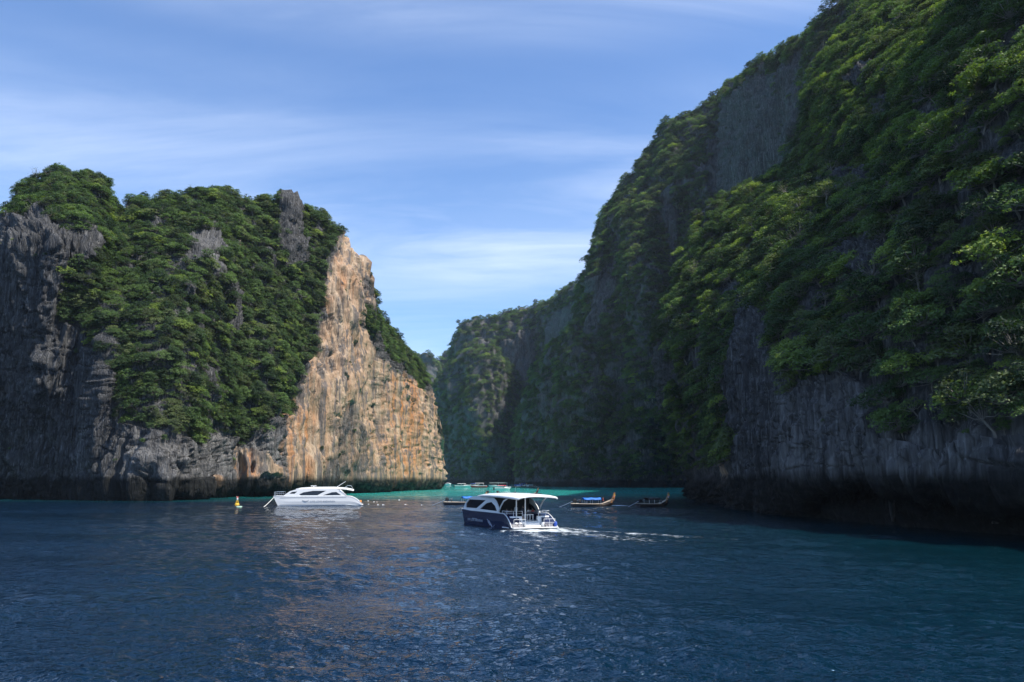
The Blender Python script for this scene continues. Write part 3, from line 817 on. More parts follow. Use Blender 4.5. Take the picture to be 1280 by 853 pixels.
#        seed clumps leaves leaf  flat  tall spread material
SPEC = [(1, 36, 46, 0.072, 0.80, 0.80, 0.95, 0), (2, 40, 42, 0.075, 0.95, 0.90, 0.88, 3), (3, 30, 50, 0.070, 0.55, 0.80, 1.10, 0),
        (4, 36, 44, 0.072, 0.85, 0.60, 0.95, 1), (5, 28, 46, 0.080, 1.15, 1.05, 0.72, 3), (6, 30, 40, 0.075, 0.50, 0.40, 1.00, 1),
        (7, 44, 40, 0.066, 0.70, 0.70, 1.05, 0), (8, 18, 34, 0.075, 0.75, 1.00, 0.85, 1), (9, 22, 7, 0.055, 0.95, 1.00, 0.80, 1),
        (10, 34, 44, 0.078, 0.70, 0.75, 1.00, 2), (11, 26, 40, 0.082, 0.50, 0.70, 1.10, 2)]
for k, (sd, nc_, nl, lf, fl, ta, sp_, mi) in enumerate(SPEC):
    (tv, tf), (cv, cf) = make_tree(sd, nc_, nl, lf, fl, ta, sp_)
    t_me = mesh_np('trunk', tv, tf)
    t_me.materials.append(M_BARK)
    c_me = mesh_np('crown', cv, cf, False)
    c_me.materials.append(M_LEAF[mi])
    jv, jf = join([(tv, tf), (cv, cf)])
    j_me = mesh_np('tree_kind', jv, jf, False)
    j_me.materials.append(M_BARK)
    j_me.materials.append(M_LEAF[mi])
    mi_arr = np.zeros(len(jf), np.int32)
    mi_arr[len(tf):] = 1
    j_me.polygons.foreach_set('material_index', mi_arr)
    ko = bpy.data.objects.new('tree_kind_%02d' % k, j_me)
    KIND_COL.objects.link(ko)
    KINDS.append((t_me, c_me))


def plant(L, n, rmin, rmax, seed, min_z=7.0, lime=0.08):
    """points for n trees over the wooded part of a landform"""
    g = np.random.default_rng(seed)
    P, N, rock = L['P'], L['N'], L['rock']
    nf = min(L['nfront'] + 5, len(P) - 1)
    A = P[:nf - 1, :-1]
    area = np.linalg.norm(np.cross(P[1:nf, :-1] - A, P[:nf - 1, 1:] - A), axis=2)
    wood = 1 - rock[:nf - 1, :-1]
    wood = np.maximum(wood, 0.012)
    wood = wood * (A[..., 2] > min_z)
    px, py = L['PX'][:nf - 1, :-1], L['PY'][:nf - 1, :-1]
    wood = wood * ((px > -60) & (px < 1380) & (py > -110))
    pr = (area * wood).ravel()
    pr /= pr.sum()
    idx = g.choice(len(pr), n, p=pr)
    i, j = np.unravel_index(idx, area.shape)
    u, v = g.random((2, n, 1))
    Q = P[i, j] * (1 - u) * (1 - v) + P[i, j + 1] * u * (1 - v) + P[i + 1, j] * (1 - u) * v + P[i + 1, j + 1] * u * v
    nn = N[i, j]
    r = rmin + (rmax - rmin) * g.random(n) ** 2.2
    on_rock = rock[i, j] > 0.5
    r = np.where(on_rock, r * 0.45, r)
    return Q, nn, r, g.choice(len(KINDS), n, p=np.array([.15, .14, .13, .13, .10, .12, .13, .07, .03, lime / 2, lime / 2]) / (1 + lime)), g.uniform(0, 6.28, n)


def tree_pose(nn, rz):
    """lean a little out of the wall"""
    up = np.array([0, 0, 1.0]) + 0.45 * nn * [1, 1, 0.3]
    q = Vector(up).to_track_quat('Z', 'Y')
    return (q.to_matrix() @ Matrix.Rotation(rz, 3, 'Z')).to_euler()


def forest_nodes(n):
    ng = bpy.data.node_groups.new('forest', 'GeometryNodeTree')
    ng.interface.new_socket('Geometry', in_out='INPUT', socket_type='NodeSocketGeometry')
    ng.interface.new_socket('Geometry', in_out='OUTPUT', socket_type='NodeSocketGeometry')
    N_ = ng.nodes.new
    gi, go = N_('NodeGroupInput'), N_('NodeGroupOutput')
    ci = N_('GeometryNodeCollectionInfo')
    ci.inputs['Collection'].default_value = KIND_COL
    ci.inputs['Separate Children'].default_value = True
    ci.inputs['Reset Children'].default_value = True
    iop = N_('GeometryNodeInstanceOnPoints')
    iop.inputs['Pick Instance'].default_value = True

    def named(nm, typ):
        a = N_('GeometryNodeInputNamedAttribute')
        a.data_type = typ
        a.inputs['Name'].default_value = nm
        return a.outputs['Attribute']
    lk = ng.links.new
    lk(gi.outputs[0], iop.inputs['Points'])
    lk(ci.outputs[0], iop.inputs['Instance'])
    lk(named('kind_index', 'INT'), iop.inputs['Instance Index'])
    e2r = N_('FunctionNodeEulerToRotation')
    lk(named('turn', 'FLOAT_VECTOR'), e2r.inputs[0])
    lk(e2r.outputs[0], iop.inputs['Rotation'])
    lk(named('size', 'FLOAT_VECTOR'), iop.inputs['Scale'])
    lk(iop.outputs[0], go.inputs[0])
    return ng


FOREST_NG = forest_nodes(0)


def forest(label, Q, nn, r, kind, rz):
    me = bpy.data.meshes.new('forest')
    me.vertices.add(len(Q))
    me.vertices.foreach_set('co', np.ascontiguousarray(Q, np.float32).ravel())
    me.attributes.new('kind_index', 'INT', 'POINT').data.foreach_set('value', np.ascontiguousarray(kind, np.int32))
    rot = np.array([tree_pose(a, b) for a, b in zip(nn, rz)], np.float32)
    me.attributes.new('turn', 'FLOAT_VECTOR', 'POINT').data.foreach_set('vector', rot.ravel())
    sc = np.stack([r, r, r * 0.92], -1).astype(np.float32)
    me.attributes.new('size', 'FLOAT_VECTOR', 'POINT').data.foreach_set('vector', sc.ravel())
    o = link('forest', me)
    md = o.modifiers.new('forest', 'NODES')
    md.node_group = FOREST_NG
    tag(o, label, 'forest', kind='stuff')
    return o


def single_tree(Q, nn, r, k, rz, label, group):
    t_me, c_me = KINDS[k]
    root = empty('cliff_tree', Q)
    root.rotation_euler = tree_pose(nn, rz)
    root.scale = (r, r, r * 0.92)
    link('trunk', t_me, None, root)
    link('crown', c_me, None, root)
    tag(root, label, 'tree', group)


PLANTS = [(NEAR, 9500, 0.6, 2.8, 'dense dark forest hanging on the near cliff above the sea cave', 7.5),
          (ISLAND, 9800, 0.55, 2.6, 'dense forest covering the middle of the ochre-walled island', 9.0),
          (RIDGE, 14000, 1.4, 4.2, 'dense forest covering the towering ridge', 4.5),
          (SPUR, 1700, 1.8, 4.0, 'dense forest on the spur at the foot of the ridge', 4.5),
          (FAR_SPUR, 2000, 2.0, 4.4, 'dense forest on the spur at the head of the lagoon', 4.5),
          (FAR_WALL, 3500, 2.2, 4.8, 'dense forest on the far wall of the lagoon', 4.5),
          (DISTANT, 700, 4.0, 7.0, 'dense forest on the distant blue hill', 4.5)]
LOOK = ['rounded', 'dark tall-crowned', 'flat-topped', 'olive rounded', 'narrow dark', 'low olive', 'wide leafy', 'sparse open-crowned', 'nearly bare', 'bright lime-green rounded', 'bright lime-green spreading']
for si, (L, n, r0, r1, lab, mz) in enumerate(PLANTS):
    Q, nn, r, kd, rz = plant(L, n, r0, r1, 50 + si, mz, 0.30 if si == 0 else 0.08)
    keep = np.ones(n, bool)
    if si < 2:                                      # the trees that show largest stand as single things
        px, py, dep = project(Q)
        size = r / dep
        face = (nn * (np.array([0, 0, CAM_H]) - Q)).sum(1) > 0
        ok = face & (px > 2) & (px < 1278) & (py > 2) & (py < 640)
        order = np.argsort(np.where(ok, -size, 1))[: (150, 150)[si]]
        keep[order] = False
        for q in order:
            where = ('the shaded cliff with the sea cave', 'the slope of the ochre-walled island')[si]
            single_tree(Q[q], nn[q], r[q], int(kd[q]), rz[q], '%s tree growing from %s' % (LOOK[kd[q]], where),
                        '%s trees on %s' % (LOOK[kd[q]], where))
    forest(lab, Q[keep], nn[keep], r[keep], kd[keep], rz[keep])


# ------------------------------------------------------------------ boats: shape helpers
class MB:
    """collects simple solids; build() links them as one mesh object"""
    def __init__(self):
        self.v, self.f = [], []

    def add(self, V, F):
        n = len(self.v)
        self.v += [tuple(map(float, p)) for p in V]
        self.f += [tuple(int(i) + n for i in f) for f in F]
        return self

    def box(self, x0, x1, y0, y1, z0, z1):
        V = [(x, y, z) for x in (x0, x1) for y in (y0, y1) for z in (z0, z1)]
        return self.add(V, [(0, 1, 3, 2), (4, 6, 7, 5), (0, 4, 5, 1), (2, 3, 7, 6), (0, 2, 6, 4), (1, 5, 7, 3)])

    def tube(self, path, r, sides=7):
        rr = r if hasattr(r, '__len__') else [r] * len(path)
        V, F = tube(path, rr, sides)
        F = [tuple(f) for f in F]
        m = len(V)
        F += [tuple(range(sides))[::-1], tuple(range(m - sides, m))]
        return self.add(V, F)

    def plate(self, poly, nrm, t):
        """thick polygon: poly of 3-D points, pushed by t along nrm"""
        poly = [Vector(p) for p in poly]
        q = [p + Vector(nrm) * t for p in poly]
        n = len(poly)
        F = [tuple(range(n))[::-1], tuple(range(n, 2 * n))]
        F += [(i, (i + 1) % n, n + (i + 1) % n, n + i) for i in range(n)]
        return self.add(poly + q, F)

    def loft(self, secs, cap=True):
        """closed sections with the same number of points"""
        n = len(secs[0])
        V = [p for s in secs for p in s]
        F = [(k * n + i, k * n + (i + 1) % n, (k + 1) * n + (i + 1) % n, (k + 1) * n + i)
             for k in range(len(secs) - 1) for i in range(n)]
        if cap:
            F += [tuple(range(n))[::-1], tuple(range((len(secs) - 1) * n, len(secs) * n))]
        return self.add(V, F)

    def ball(self, c, r, sx=1, sy=1, sz=1, seg=10):
        secs = []
        for k in range(1, 6):
            a = math.pi * k / 6
            secs.append([(c[0] + sx * r * math.sin(a) * math.cos(w), c[1] + sy * r * math.sin(a) * math.sin(w), c[2] - sz * r * math.cos(a))
                         for w in (2 * math.pi * i / seg for i in range(seg))])
        return self.loft(secs)

    def build(self, name, mat, parent=None, smooth_shade=False, bevel=0.0):
        me = bpy.data.meshes.new(name)
        me.from_pydata(self.v, [], self.f)
        bm = bmesh.new()
        bm.from_mesh(me)
        bmesh.ops.recalc_face_normals(bm, faces=bm.faces)
        bm.to_mesh(me)
        bm.free()
        if smooth_shade:
            me.polygons.foreach_set('use_smooth', np.ones(len(me.polygons), bool))
        o = link(name, me, mat, parent)
        if bevel:
            b = o.modifiers.new('bevel', 'BEVEL')
            b.width, b.segments, b.limit_method = bevel, 2, 'ANGLE'
        return o


PAINT = {
    'white': flat_mat('white_gelcoat', (0.80, 0.80, 0.79), 0.28, var=0.03),
    'navy': flat_mat('navy_gelcoat', (0.010, 0.018, 0.062), 0.25, var=0.12),
    'glass': flat_mat('dark_glass', (0.012, 0.014, 0.020), 0.06, var=0.2),
    'grey': flat_mat('grey_stripe', (0.32, 0.33, 0.36), 0.4),
    'lettering': flat_mat('silver_lettering', (0.42, 0.45, 0.52), 0.4),
    'black': flat_mat('black_rubber', (0.015, 0.015, 0.017), 0.6),
    'steel': flat_mat('steel_rail', (0.62, 0.63, 0.65), 0.3, metal=0.8),
    'antifoul': flat_mat('antifouling', (0.012, 0.016, 0.040), 0.6),
    'wood': flat_mat('varnished_wood', (0.34, 0.17, 0.075), 0.5, var=0.3, scale=6),
    'dark_wood': flat_mat('dark_hull', (0.035, 0.026, 0.024), 0.55, var=0.35, scale=5),
    'cream': flat_mat('cream_trim', (0.62, 0.52, 0.40), 0.5),
    'blue_tarp': flat_mat('blue_tarpaulin', (0.025, 0.17, 0.58), 0.55, var=0.2, scale=2, bump=0.4),
    'pale_tarp': flat_mat('pale_tarpaulin', (0.40, 0.52, 0.50), 0.6, var=0.15),
    'red': flat_mat('red_gelcoat', (0.82, 0.03, 0.02), 0.35),
    'orange': flat_mat('orange_cloth', (0.72, 0.26, 0.05), 0.7),
    'pink': flat_mat('pink_cloth', (0.75, 0.30, 0.32), 0.7),
    'yellow': flat_mat('yellow_plastic', (0.78, 0.48, 0.03), 0.4),
    'blue': flat_mat('blue_cloth', (0.03, 0.09, 0.42), 0.6),
    'green': flat_mat('pale_green_float', (0.42, 0.60, 0.45), 0.5),
    'rope': flat_mat('pale_rope', (0.68, 0.66, 0.60), 0.8),
    'seat': flat_mat('seat_vinyl', (0.10, 0.10, 0.12), 0.6),
    'skin': flat_mat('skin', (0.40, 0.24, 0.17), 0.55),
    'hair': flat_mat('hair', (0.02, 0.015, 0.012), 0.5),
    'cloth_a': flat_mat('mauve_shirt', (0.30, 0.28, 0.42), 0.8),
    'cloth_b': flat_mat('white_shirt', (0.72, 0.72, 0.70), 0.8),
    'cloth_c': flat_mat('dark_shirt', (0.03, 0.03, 0.04), 0.8),
    'cloth_d': flat_mat('red_shirt', (0.45, 0.06, 0.05), 0.8),
    'shorts': flat_mat('dark_shorts', (0.04, 0.05, 0.09), 0.8),
}


def text_mesh(body, size):
    cu = bpy.data.curves.new('lettering', 'FONT')
    cu.body, cu.size, cu.extrude = body, size, 0.012
    cu.space_character = 1.15
    o = bpy.data.objects.new('lettering_source', cu)
    COL.objects.link(o)
    dg = bpy.context.evaluated_depsgraph_get()
    me = bpy.data.meshes.new_from_object(o.evaluated_get(dg))
    bpy.data.objects.remove(o)
    return me


def lettering(body, size, parent, s, y_of, z, mat):
    """flat letters on the port side, reading from bow to stern, starting at length s"""
    me = text_mesh(body, size)
    for v in me.vertices:
        x, y, t = v.co
        S, Z = s - x, z + y
        v.co = (S, y_of(S, Z) + 0.022 + t, Z)
    me.update()
    return link('lettering', me, mat, parent)


# ------------------------------------------------------------------ people
def skin_mesh(verts, edges, radii):
    me = bpy.data.meshes.new('person')
    me.from_pydata(verts, edges, [])
    o = bpy.data.objects.new('person_source', me)
    COL.objects.link(o)
    sk = o.modifiers.new('skin', 'SKIN')
    for v, r in zip(me.skin_vertices[0].data, radii):
        v.radius = (r, r)
    me.skin_vertices[0].data[0].use_root = True
    sb = o.modifiers.new('sub', 'SUBSURF')
    sb.levels = sb.render_levels = 1
    dg = bpy.context.evaluated_depsgraph_get()
    out = bpy.data.meshes.new_from_object(o.evaluated_get(dg))
    bpy.data.objects.remove(o)
    out.polygons.foreach_set('use_smooth', np.ones(len(out.polygons), bool))
    return out


def person_mesh(seated):
    # pelvis at index 0; seated: pelvis at z=0.12 above the seat, standing: feet at z=0
    if seated:
        v = [(0, 0, .12), (0, 0, .38), (0, 0, .58), (.02, 0, .70), (.04, 0, .80), (.03, 0, .90),
             (.02, .19, .56), (.10, .24, .32), (.32, .17, .24), (.02, -.19, .56), (.10, -.24, .32), (.32, -.17, .24),
             (.05, .10, .10), (.44, .12, .10), (.46, .12, -.34), (.60, .12, -.38),
             (.05, -.10, .10), (.44, -.12, .10), (.46, -.12, -.34), (.60, -.12, -.38)]
    else:
        v = [(0, 0, .95), (0, 0, 1.18), (0, 0, 1.38), (.02, 0, 1.49), (.03, 0, 1.58), (.02, 0, 1.68),
             (0, .20, 1.36), (.02, .26, 1.10), (.16, .24, .92), (0, -.20, 1.36), (.02, -.26, 1.10), (.16, -.24, .92),
             (0, .10, .90), (.03, .11, .50), (0, .12, .08), (.15, .12, .04),
             (0, -.10, .90), (.03, -.11, .50), (0, -.12, .08), (.15, -.12, .04)]
    e = [(0, 1), (1, 2), (2, 3), (3, 4), (4, 5), (2, 6), (6, 7), (7, 8), (2, 9), (9, 10), (10, 11),
         (0, 12), (12, 13), (13, 14), (14, 15), (0, 16), (16, 17), (17, 18), (18, 19)]
    r = [.15, .14, .16, .06, .10, .085, .065, .048, .038, .065, .048, .038, .10, .075, .05, .04, .10, .075, .05, .04]
    me = skin_mesh(v, e, r)
    zt = .70 if seated else 1.49
    idx = []
    for p in me.polygons:
        x, y, z = p.center
        if z > zt + .17 or (z > zt + .06 and x < 0.0):
            k = 2
        elif z > zt or (abs(y) > .16 and z < zt - .28 and (z < .45 if seated else z > .8) and x > .05):
            k = 0
        elif z > (.16 if seated else .95):
            k = 1
        elif z > (-.1 if seated else .52):
            k = 3
        else:
            k = 0
        idx.append(k)
    me.polygons.foreach_set('material_index', idx)
    return me


P_SEAT, P_STAND = person_mesh(True), person_mesh(False)


def person(world, rz, shirt, seated, label, group=None):
    me = (P_SEAT if seated else P_STAND).copy()
    for m in ('skin', shirt, 'hair', 'shorts'):
        me.materials.append(PAINT[m])
    o = link('person', me)
    o.location = world
    o.rotation_euler = (0, 0, rz)
    tag(o, label, 'person', group)
    return o


# ------------------------------------------------------------------ catamarans
def catamaran(name, loc, rz, L, beam, sheer, hull_mat, cabin, roof, windows, aft, label, words, logo, taper):
    """x forward from the transom, y to port, z up from the waterline"""
    root = empty(name, loc, rz)
    tag(root, label, 'catamaran')
    hb = beam / 2.0

    def yo(s, z=1.0):
        return hb - taper * s - 0.035 * (z - sheer)

    W = PAINT['white']
    for side in (1, -1):
        secs = []
        for f in np.concatenate([np.linspace(0, 0.16, 9), np.linspace(0.2, 0.94, 12), [0.97, 0.99, 1.0]]):
            s = f * L
            k = smooth(0.78, 1.0, np.array(f)).item()
            top = sheer * (0.18 + 0.82 * math.sin(min(1, f / 0.16) * math.pi / 2) ** 0.8) + 0.10 * k
            o_t, i_t = yo(s), hb * 0.50 + k * (yo(s) - 0.04 - hb * 0.50)
            mid = (o_t + i_t) / 2
            w = (o_t - i_t) / 2
            sl = s - 0.055 * L * k * k
            secs.append([(s, side * o_t, top), (s - (s - sl) * 0.5, side * (o_t + 0.06 * (1 - k)), top * 0.5), (sl, side * (mid + w * 0.95), 0.12), (sl, side * (mid + w * 0.4), -0.55),
                         (sl, side * (mid - w * 0.4), -0.55), (sl, side * (mid - w * 0.8), 0.12), (s, side * i_t, top)])
        h = MB().loft(secs).build('hull', hull_mat, root, False)
        b = MB()
        b.tube([(p[0][0], p[0][1], p[0][2] + 0.02) for p in secs], 0.055, 6).build('rub_rail', W, h)
        st = [(p[2][0], p[2][1] + side * 0.012, p[2][2]) for p in secs[6:]]
        MB().tube(st, 0.05, 5).build('boot_stripe', PAINT['antifoul'] if hull_mat is W else PAINT['navy'], h)
    MB().box(0.14 * L, 0.86 * L, -hb * 0.75, hb * 0.75, sheer * 0.42, sheer * 0.55).build('deck', W, root)
    MB().loft([[(0.84 * L, -hb * .7, sheer * .5), (0.84 * L, hb * .7, sheer * .5), (0.84 * L, hb * .7, sheer), (0.84 * L, -hb * .7, sheer)],
               [(0.955 * L, -hb * .62, sheer * .8), (0.955 * L, hb * .62, sheer * .8), (0.955 * L, hb * .62, sheer + .06), (0.955 * L, -hb * .62, sheer + .06)]]).build('foredeck', W, root)
    MB().box(-0.35, 0.16 * L, -hb, hb, 0.22, 0.34).build('swim_platform', W, root, bevel=0.04)

    # cabin: two flat sides with real openings, filled by glass set back from the face
    def yc(s, z):
        return yo(s, sheer) - 0.06 - 0.11 * (z - sheer)
    for side in (1, -1):
        me = bpy.data.meshes.new('cabin_side')
        bm = bmesh.new()

        def ring(poly, off=0.0):
            return [bm.verts.new((s, side * (yc(s, z) - off), z)) for s, z in poly]
        edges = []
        for poly in [cabin] + windows:
            vs = ring(poly)
            edges += [bm.edges.new((vs[i], vs[(i + 1) % len(vs)])) for i in range(len(vs))]
        bmesh.ops.triangle_fill(bm, use_beauty=True, use_dissolve=False, edges=edges)
        bm.to_mesh(me)
        bm.free()
        o = link('cabin_side', me, W, root)
        so = o.modifiers.new('thickness', 'SOLIDIFY')
        so.thickness, so.offset = 0.09, 0
        for poly in windows:
            MB().plate([(s, side * (yc(s, z) - 0.03), z) for s, z in poly], (0, -side, 0), 0.015).build('window', PAINT['glass'], root)
    # front of the cabin and its top, across the boat
    top = [p for p in cabin if p[1] > sheer + 0.05 and p[0] > 5.2]
    top = sorted(top, key=lambda p: -p[0])
    front = sorted(cabin, key=lambda p: -p[0])[0]
    chain = [front] + top
    nose, crown = MB(), MB()
    for (s0, z0), (s1, z1) in zip(chain[:-1], chain[1:]):
        tgt = nose if z0 < roof[0][1] - 0.45 else crown
        q = [(s0, yc(s0, z0), z0), (s0, -yc(s0, z0), z0), (s1, -yc(s1, z1), z1), (s1, yc(s1, z1), z1)]
        tgt.plate(q, (0, 0, -1), 0.06)
    if nose.v:
        nose.build('windscreen', PAINT['glass'], root)
    if crown.v:
        crown.build('cabin_top', W, root)
    # roof canopy, cambered
    secs = []
    for s, z, w in roof:
        up = [(s, w * math.cos(a), z + 0.42 * (w / 3) * math.sin(a)) for a in np.linspace(0, math.pi, 9)]
        dn = [(s, w * math.cos(a) * 0.97, z - 0.12 + 0.34 * (w / 3) * math.sin(a)) for a in np.linspace(math.pi, 0, 9)]
        secs.append(up + dn)
    MB().loft(secs).build('roof', W, root, True)
    aft(root, yo, yc, hb)
    MB_words = lettering(words[0], words[1], root, words[2], lambda S, Z: yo(S) + 0.06, words[3], words[4])
    lg = MB()
    for path, r in logo:
        lg.tube([(s, yo(s) + 0.075, z) for s, z in path], r, 5)
    lg.build('emblem', words[4], root)
    return root


def rail(path, z0, h, n, r=0.025):
    """railing along plan points: top bar, mid bar and stanchions"""
    b = MB()
    top = [(x, y, z0 + h) for x, y in path]
    b.tube(top, r, 6)
    b.tube([(x, y, z0 + h * 0.55) for x, y in path], r * 0.7, 5)
    for k in range(n):
        f = k / (n - 1) * (len(path) - 1)
        i = min(int(f), len(path) - 2)
        x = path[i][0] + (path[i + 1][0] - path[i][0]) * (f - i)
        y = path[i][1] + (path[i + 1][1] - path[i][1]) * (f - i)
        b.tube([(x, y, z0), (x, y, z0 + h)], r * 0.9, 6)
    return b


def ferry_aft(root, yo, yc, hb):
    W, S = PAINT['white'], PAINT['steel']
    MB().box(0.9, 10.5, -hb * 0.86, hb * 0.86, 0.80, 0.90).build('cockpit_floor', PAINT['grey'], root)
    for y0, y1 in ((0.95, 2.45), (-2.45, -0.95)):
        MB().loft([[(0.75, y0, .34), (0.75, y1, .34), (1.45, y1, .34), (1.45, y0, .34)], [(0.95, y0, 1.15), (0.95, y1, 1.15), (1.35, y1, 1.15), (1.35, y0, 1.15)],
                   [(1.05, y0, 1.48), (1.05, y1, 1.48), (1.30, y1, 1.48), (1.30, y0, 1.48)]]).build('transom_locker', W, root, bevel=0.05)
    for k in range(3):
        MB().box(0.25 + 0.3 * k, 0.75 + 0.3 * k, -0.95, 0.95, 0.34 if k == 0 else 0.34 + 0.19 * k - 0.02, 0.34 + 0.19 * (k + 1)).build('step', W, root, bevel=0.02)
    for y in (1.72, 0.62):
        MB().tube([(0.95, y, 0.34), (0.95, y, 3.52)], 0.062, 8).build('roof_post', W, root)
    for side in (1, -1):
        MB().tube([(3.5, side * (yo(3) - .12), 1.75), (3.0, side * (yo(3) - .14), 2.5), (2.4, side * (yo(2) - .22), 3.1), (1.5, side * (yo(1) - .4), 3.5)], 0.085, 8).build('roof_bracket', W, root, True)
        rail([(0.0, side * 2.55), (0.0, side * 1.15)], 0.34, 0.85, 3).build('stern_rail', W, root)
        rail([(2.6, side * 2.55), (1.15, side * 2.5), (0.9, side * 1.0)], 1.48, 0.55, 4).build('side_rail', W, root)
        # the curved white quarter at each corner of the stern
        MB().plate([(2.3, side * 2.62, 1.70), (1.6, side * 2.62, 1.62), (0.9, side * 2.62, 1.25), (0.4, side * 2.62, .8), (0.05, side * 2.62, .34), (2.3, side * 2.62, .34)], (0, -side, 0), 0.10).build('stern_quarter', W, root)
    for k, y in enumerate((-0.55, -0.18, 0.18, 0.55)):
        MB().tube([(1.32, y, .88), (1.32, y, 1.62)], 0.035, 6).build('gate_bar', W, root)
    MB().tube([(1.32, -.6, 1.62), (1.32, .6, 1.62)], 0.04, 6).build('gate_rail', W, root)
    # black plate standing in for the shade between the hulls, under the platform
    MB().plate([(-0.37, 1.0, 0.0), (-0.37, .62, .26), (-0.37, -.62, .26), (-0.37, -1.0, 0.0), (-0.37, -1.0, -.3), (-0.37, 1.0, -.3)], (-1, 0, 0), 0.03).build('tunnel_shade', PAINT['black'], root)
    MB().plate([(5.0, 2.35, .9), (5.0, -2.35, .9), (5.0, -2.2, 3.42), (5.0, 2.2, 3.42)], (1, 0, 0), .06).build('cabin_shade_plate', PAINT['black'], root)  # added black sheet that paints the shade of the deep cabin
    MB().loft([[(s, -w, 3.40), (s, w, 3.40), (s, w * .8, 3.46), (s, -w * .8, 3.46)] for s, w in ((4.9, 2.2), (3.0, 2.25), (1.6, 2.2))]).build('roof_shade_plate', PAINT['black'], root)  # added black panel, darkens the roof's underside as shade would
    for y in (1.5, 0.0, -1.5):
        for s in (3.2, 5.0, 6.8, 8.6):
            if abs(y) < .1 or s > 4:
                continue
            m = MB().box(s, s + .46, y - .62, y + .62, 1.22, 1.34)
            m.box(s - .10, s + .02, y - .62, y + .62, 1.22, 1.86)
            m.box(s + .1, s + .34, y - .5, y + .5, .9, 1.22)
            m.build('bench_seat', PAINT['seat'], root, bevel=0.03)
    for s, y in ((10.2, .45), (9.2, -.35)):
        m = MB().tube([(s, y, 3.78), (s, y, 3.98)], 0.07, 8)
        m.ball((s, y, 4.03), 0.2, 1, 1, .6)
        m.build('roof_light', PAINT['black'], root, True)
    MB().box(1.2, 2.3, -1.6, -.8, 3.84, 3.94).build('roof_hatch', PAINT['glass'], root)
    MB().ball((0.05, -2.62, .62), .26, .8, .8, 1.3).build('fender', PAINT['blue'], root, True)
    for y in (2.05, 1.55, -1.3):
        MB().ball((0.45, y, .62), .24, .8, 1, 1.15).build('white_bag', W, root, True)


FERRY_POS = ground(668.5, 663.2)
FERRY_RZ = R(90 + 26)
ferry = catamaran('catamaran_ferry', tuple(FERRY_POS), FERRY_RZ, 14.0, 5.6, 1.75, PAINT['navy'],
    cabin=[(13.7, 1.80), (13.35, 2.5), (12.3, 3.22), (11.0, 3.44), (8.0, 3.55), (5.4, 3.52), (4.3, 3.1), (3.55, 2.45), (3.2, 1.72)],
    roof=[(11.6, 3.38, .9), (10.6, 3.48, 1.7), (8.6, 3.56, 2.3), (6.0, 3.60, 2.62), (3.0, 3.58, 2.82), (0.4, 3.50, 2.84), (-0.3, 3.46, 2.75), (-0.75, 3.42, 2.45)],
    windows=[[(13.0, 2.50), (12.1, 3.06), (7.2, 3.08), (9.6, 2.08), (12.9, 2.05)], [(8.6, 2.02), (7.0, 2.72), (5.6, 2.93), (4.5, 2.52), (3.85, 1.95)]],
    aft=ferry_aft, label='navy hulled catamaran ferry with white canopy roof, under way', words=('LIVE LOVE ANDAMAN', 0.40, 11.9, 0.55, PAINT['lettering']),
    logo=[([(6.2, .95), (5.5, .55), (4.75, .08), (4.2, .42)], 0.03), ([(6.0, .70), (5.55, .42), (5.35, .30)], 0.03), ([(5.75, .86), (5.2, .46), (4.8, .22)], 0.025)], taper=0.052)

ferry.scale = (1.13, 1.0, 1.0)


def on_boat(root, s, y, z):
    m = Matrix.Rotation(root.rotation_euler[2], 4, 'Z')
    k = root.scale
    return tuple(Vector(root.location) + m @ Vector((s * k[0], y * k[1], z * k[2])))


for s, y, seated, shirt, lab in (
        (3.35, 1.55, True, 'cloth_a', 'person in a mauve shirt seated by the ferry\'s port post'),
        (3.35, -1.2, True, 'cloth_b', 'person in a white shirt seated on the ferry\'s last starboard bench'),
        (3.35, -1.75, True, 'cloth_d', 'person in a red shirt seated on the ferry\'s last starboard bench'),
        (3.35, .95, True, 'cloth_c', 'person in a dark shirt seated beside the one in mauve')):
    person(on_boat(ferry, s, y, 1.34), FERRY_RZ, shirt, seated, lab, 'passengers on the navy ferry')
for s, y, shirt, lab in ((2.2, .15, 'cloth_c', 'person in dark clothes standing in the ferry\'s aft gangway'),
                         (4.3, -.1, 'cloth_b', 'person in a white shirt standing at the ferry\'s cabin door')):
    person(on_boat(ferry, s, y, .90), FERRY_RZ + .4, shirt, False, lab, 'passengers on the navy ferry')


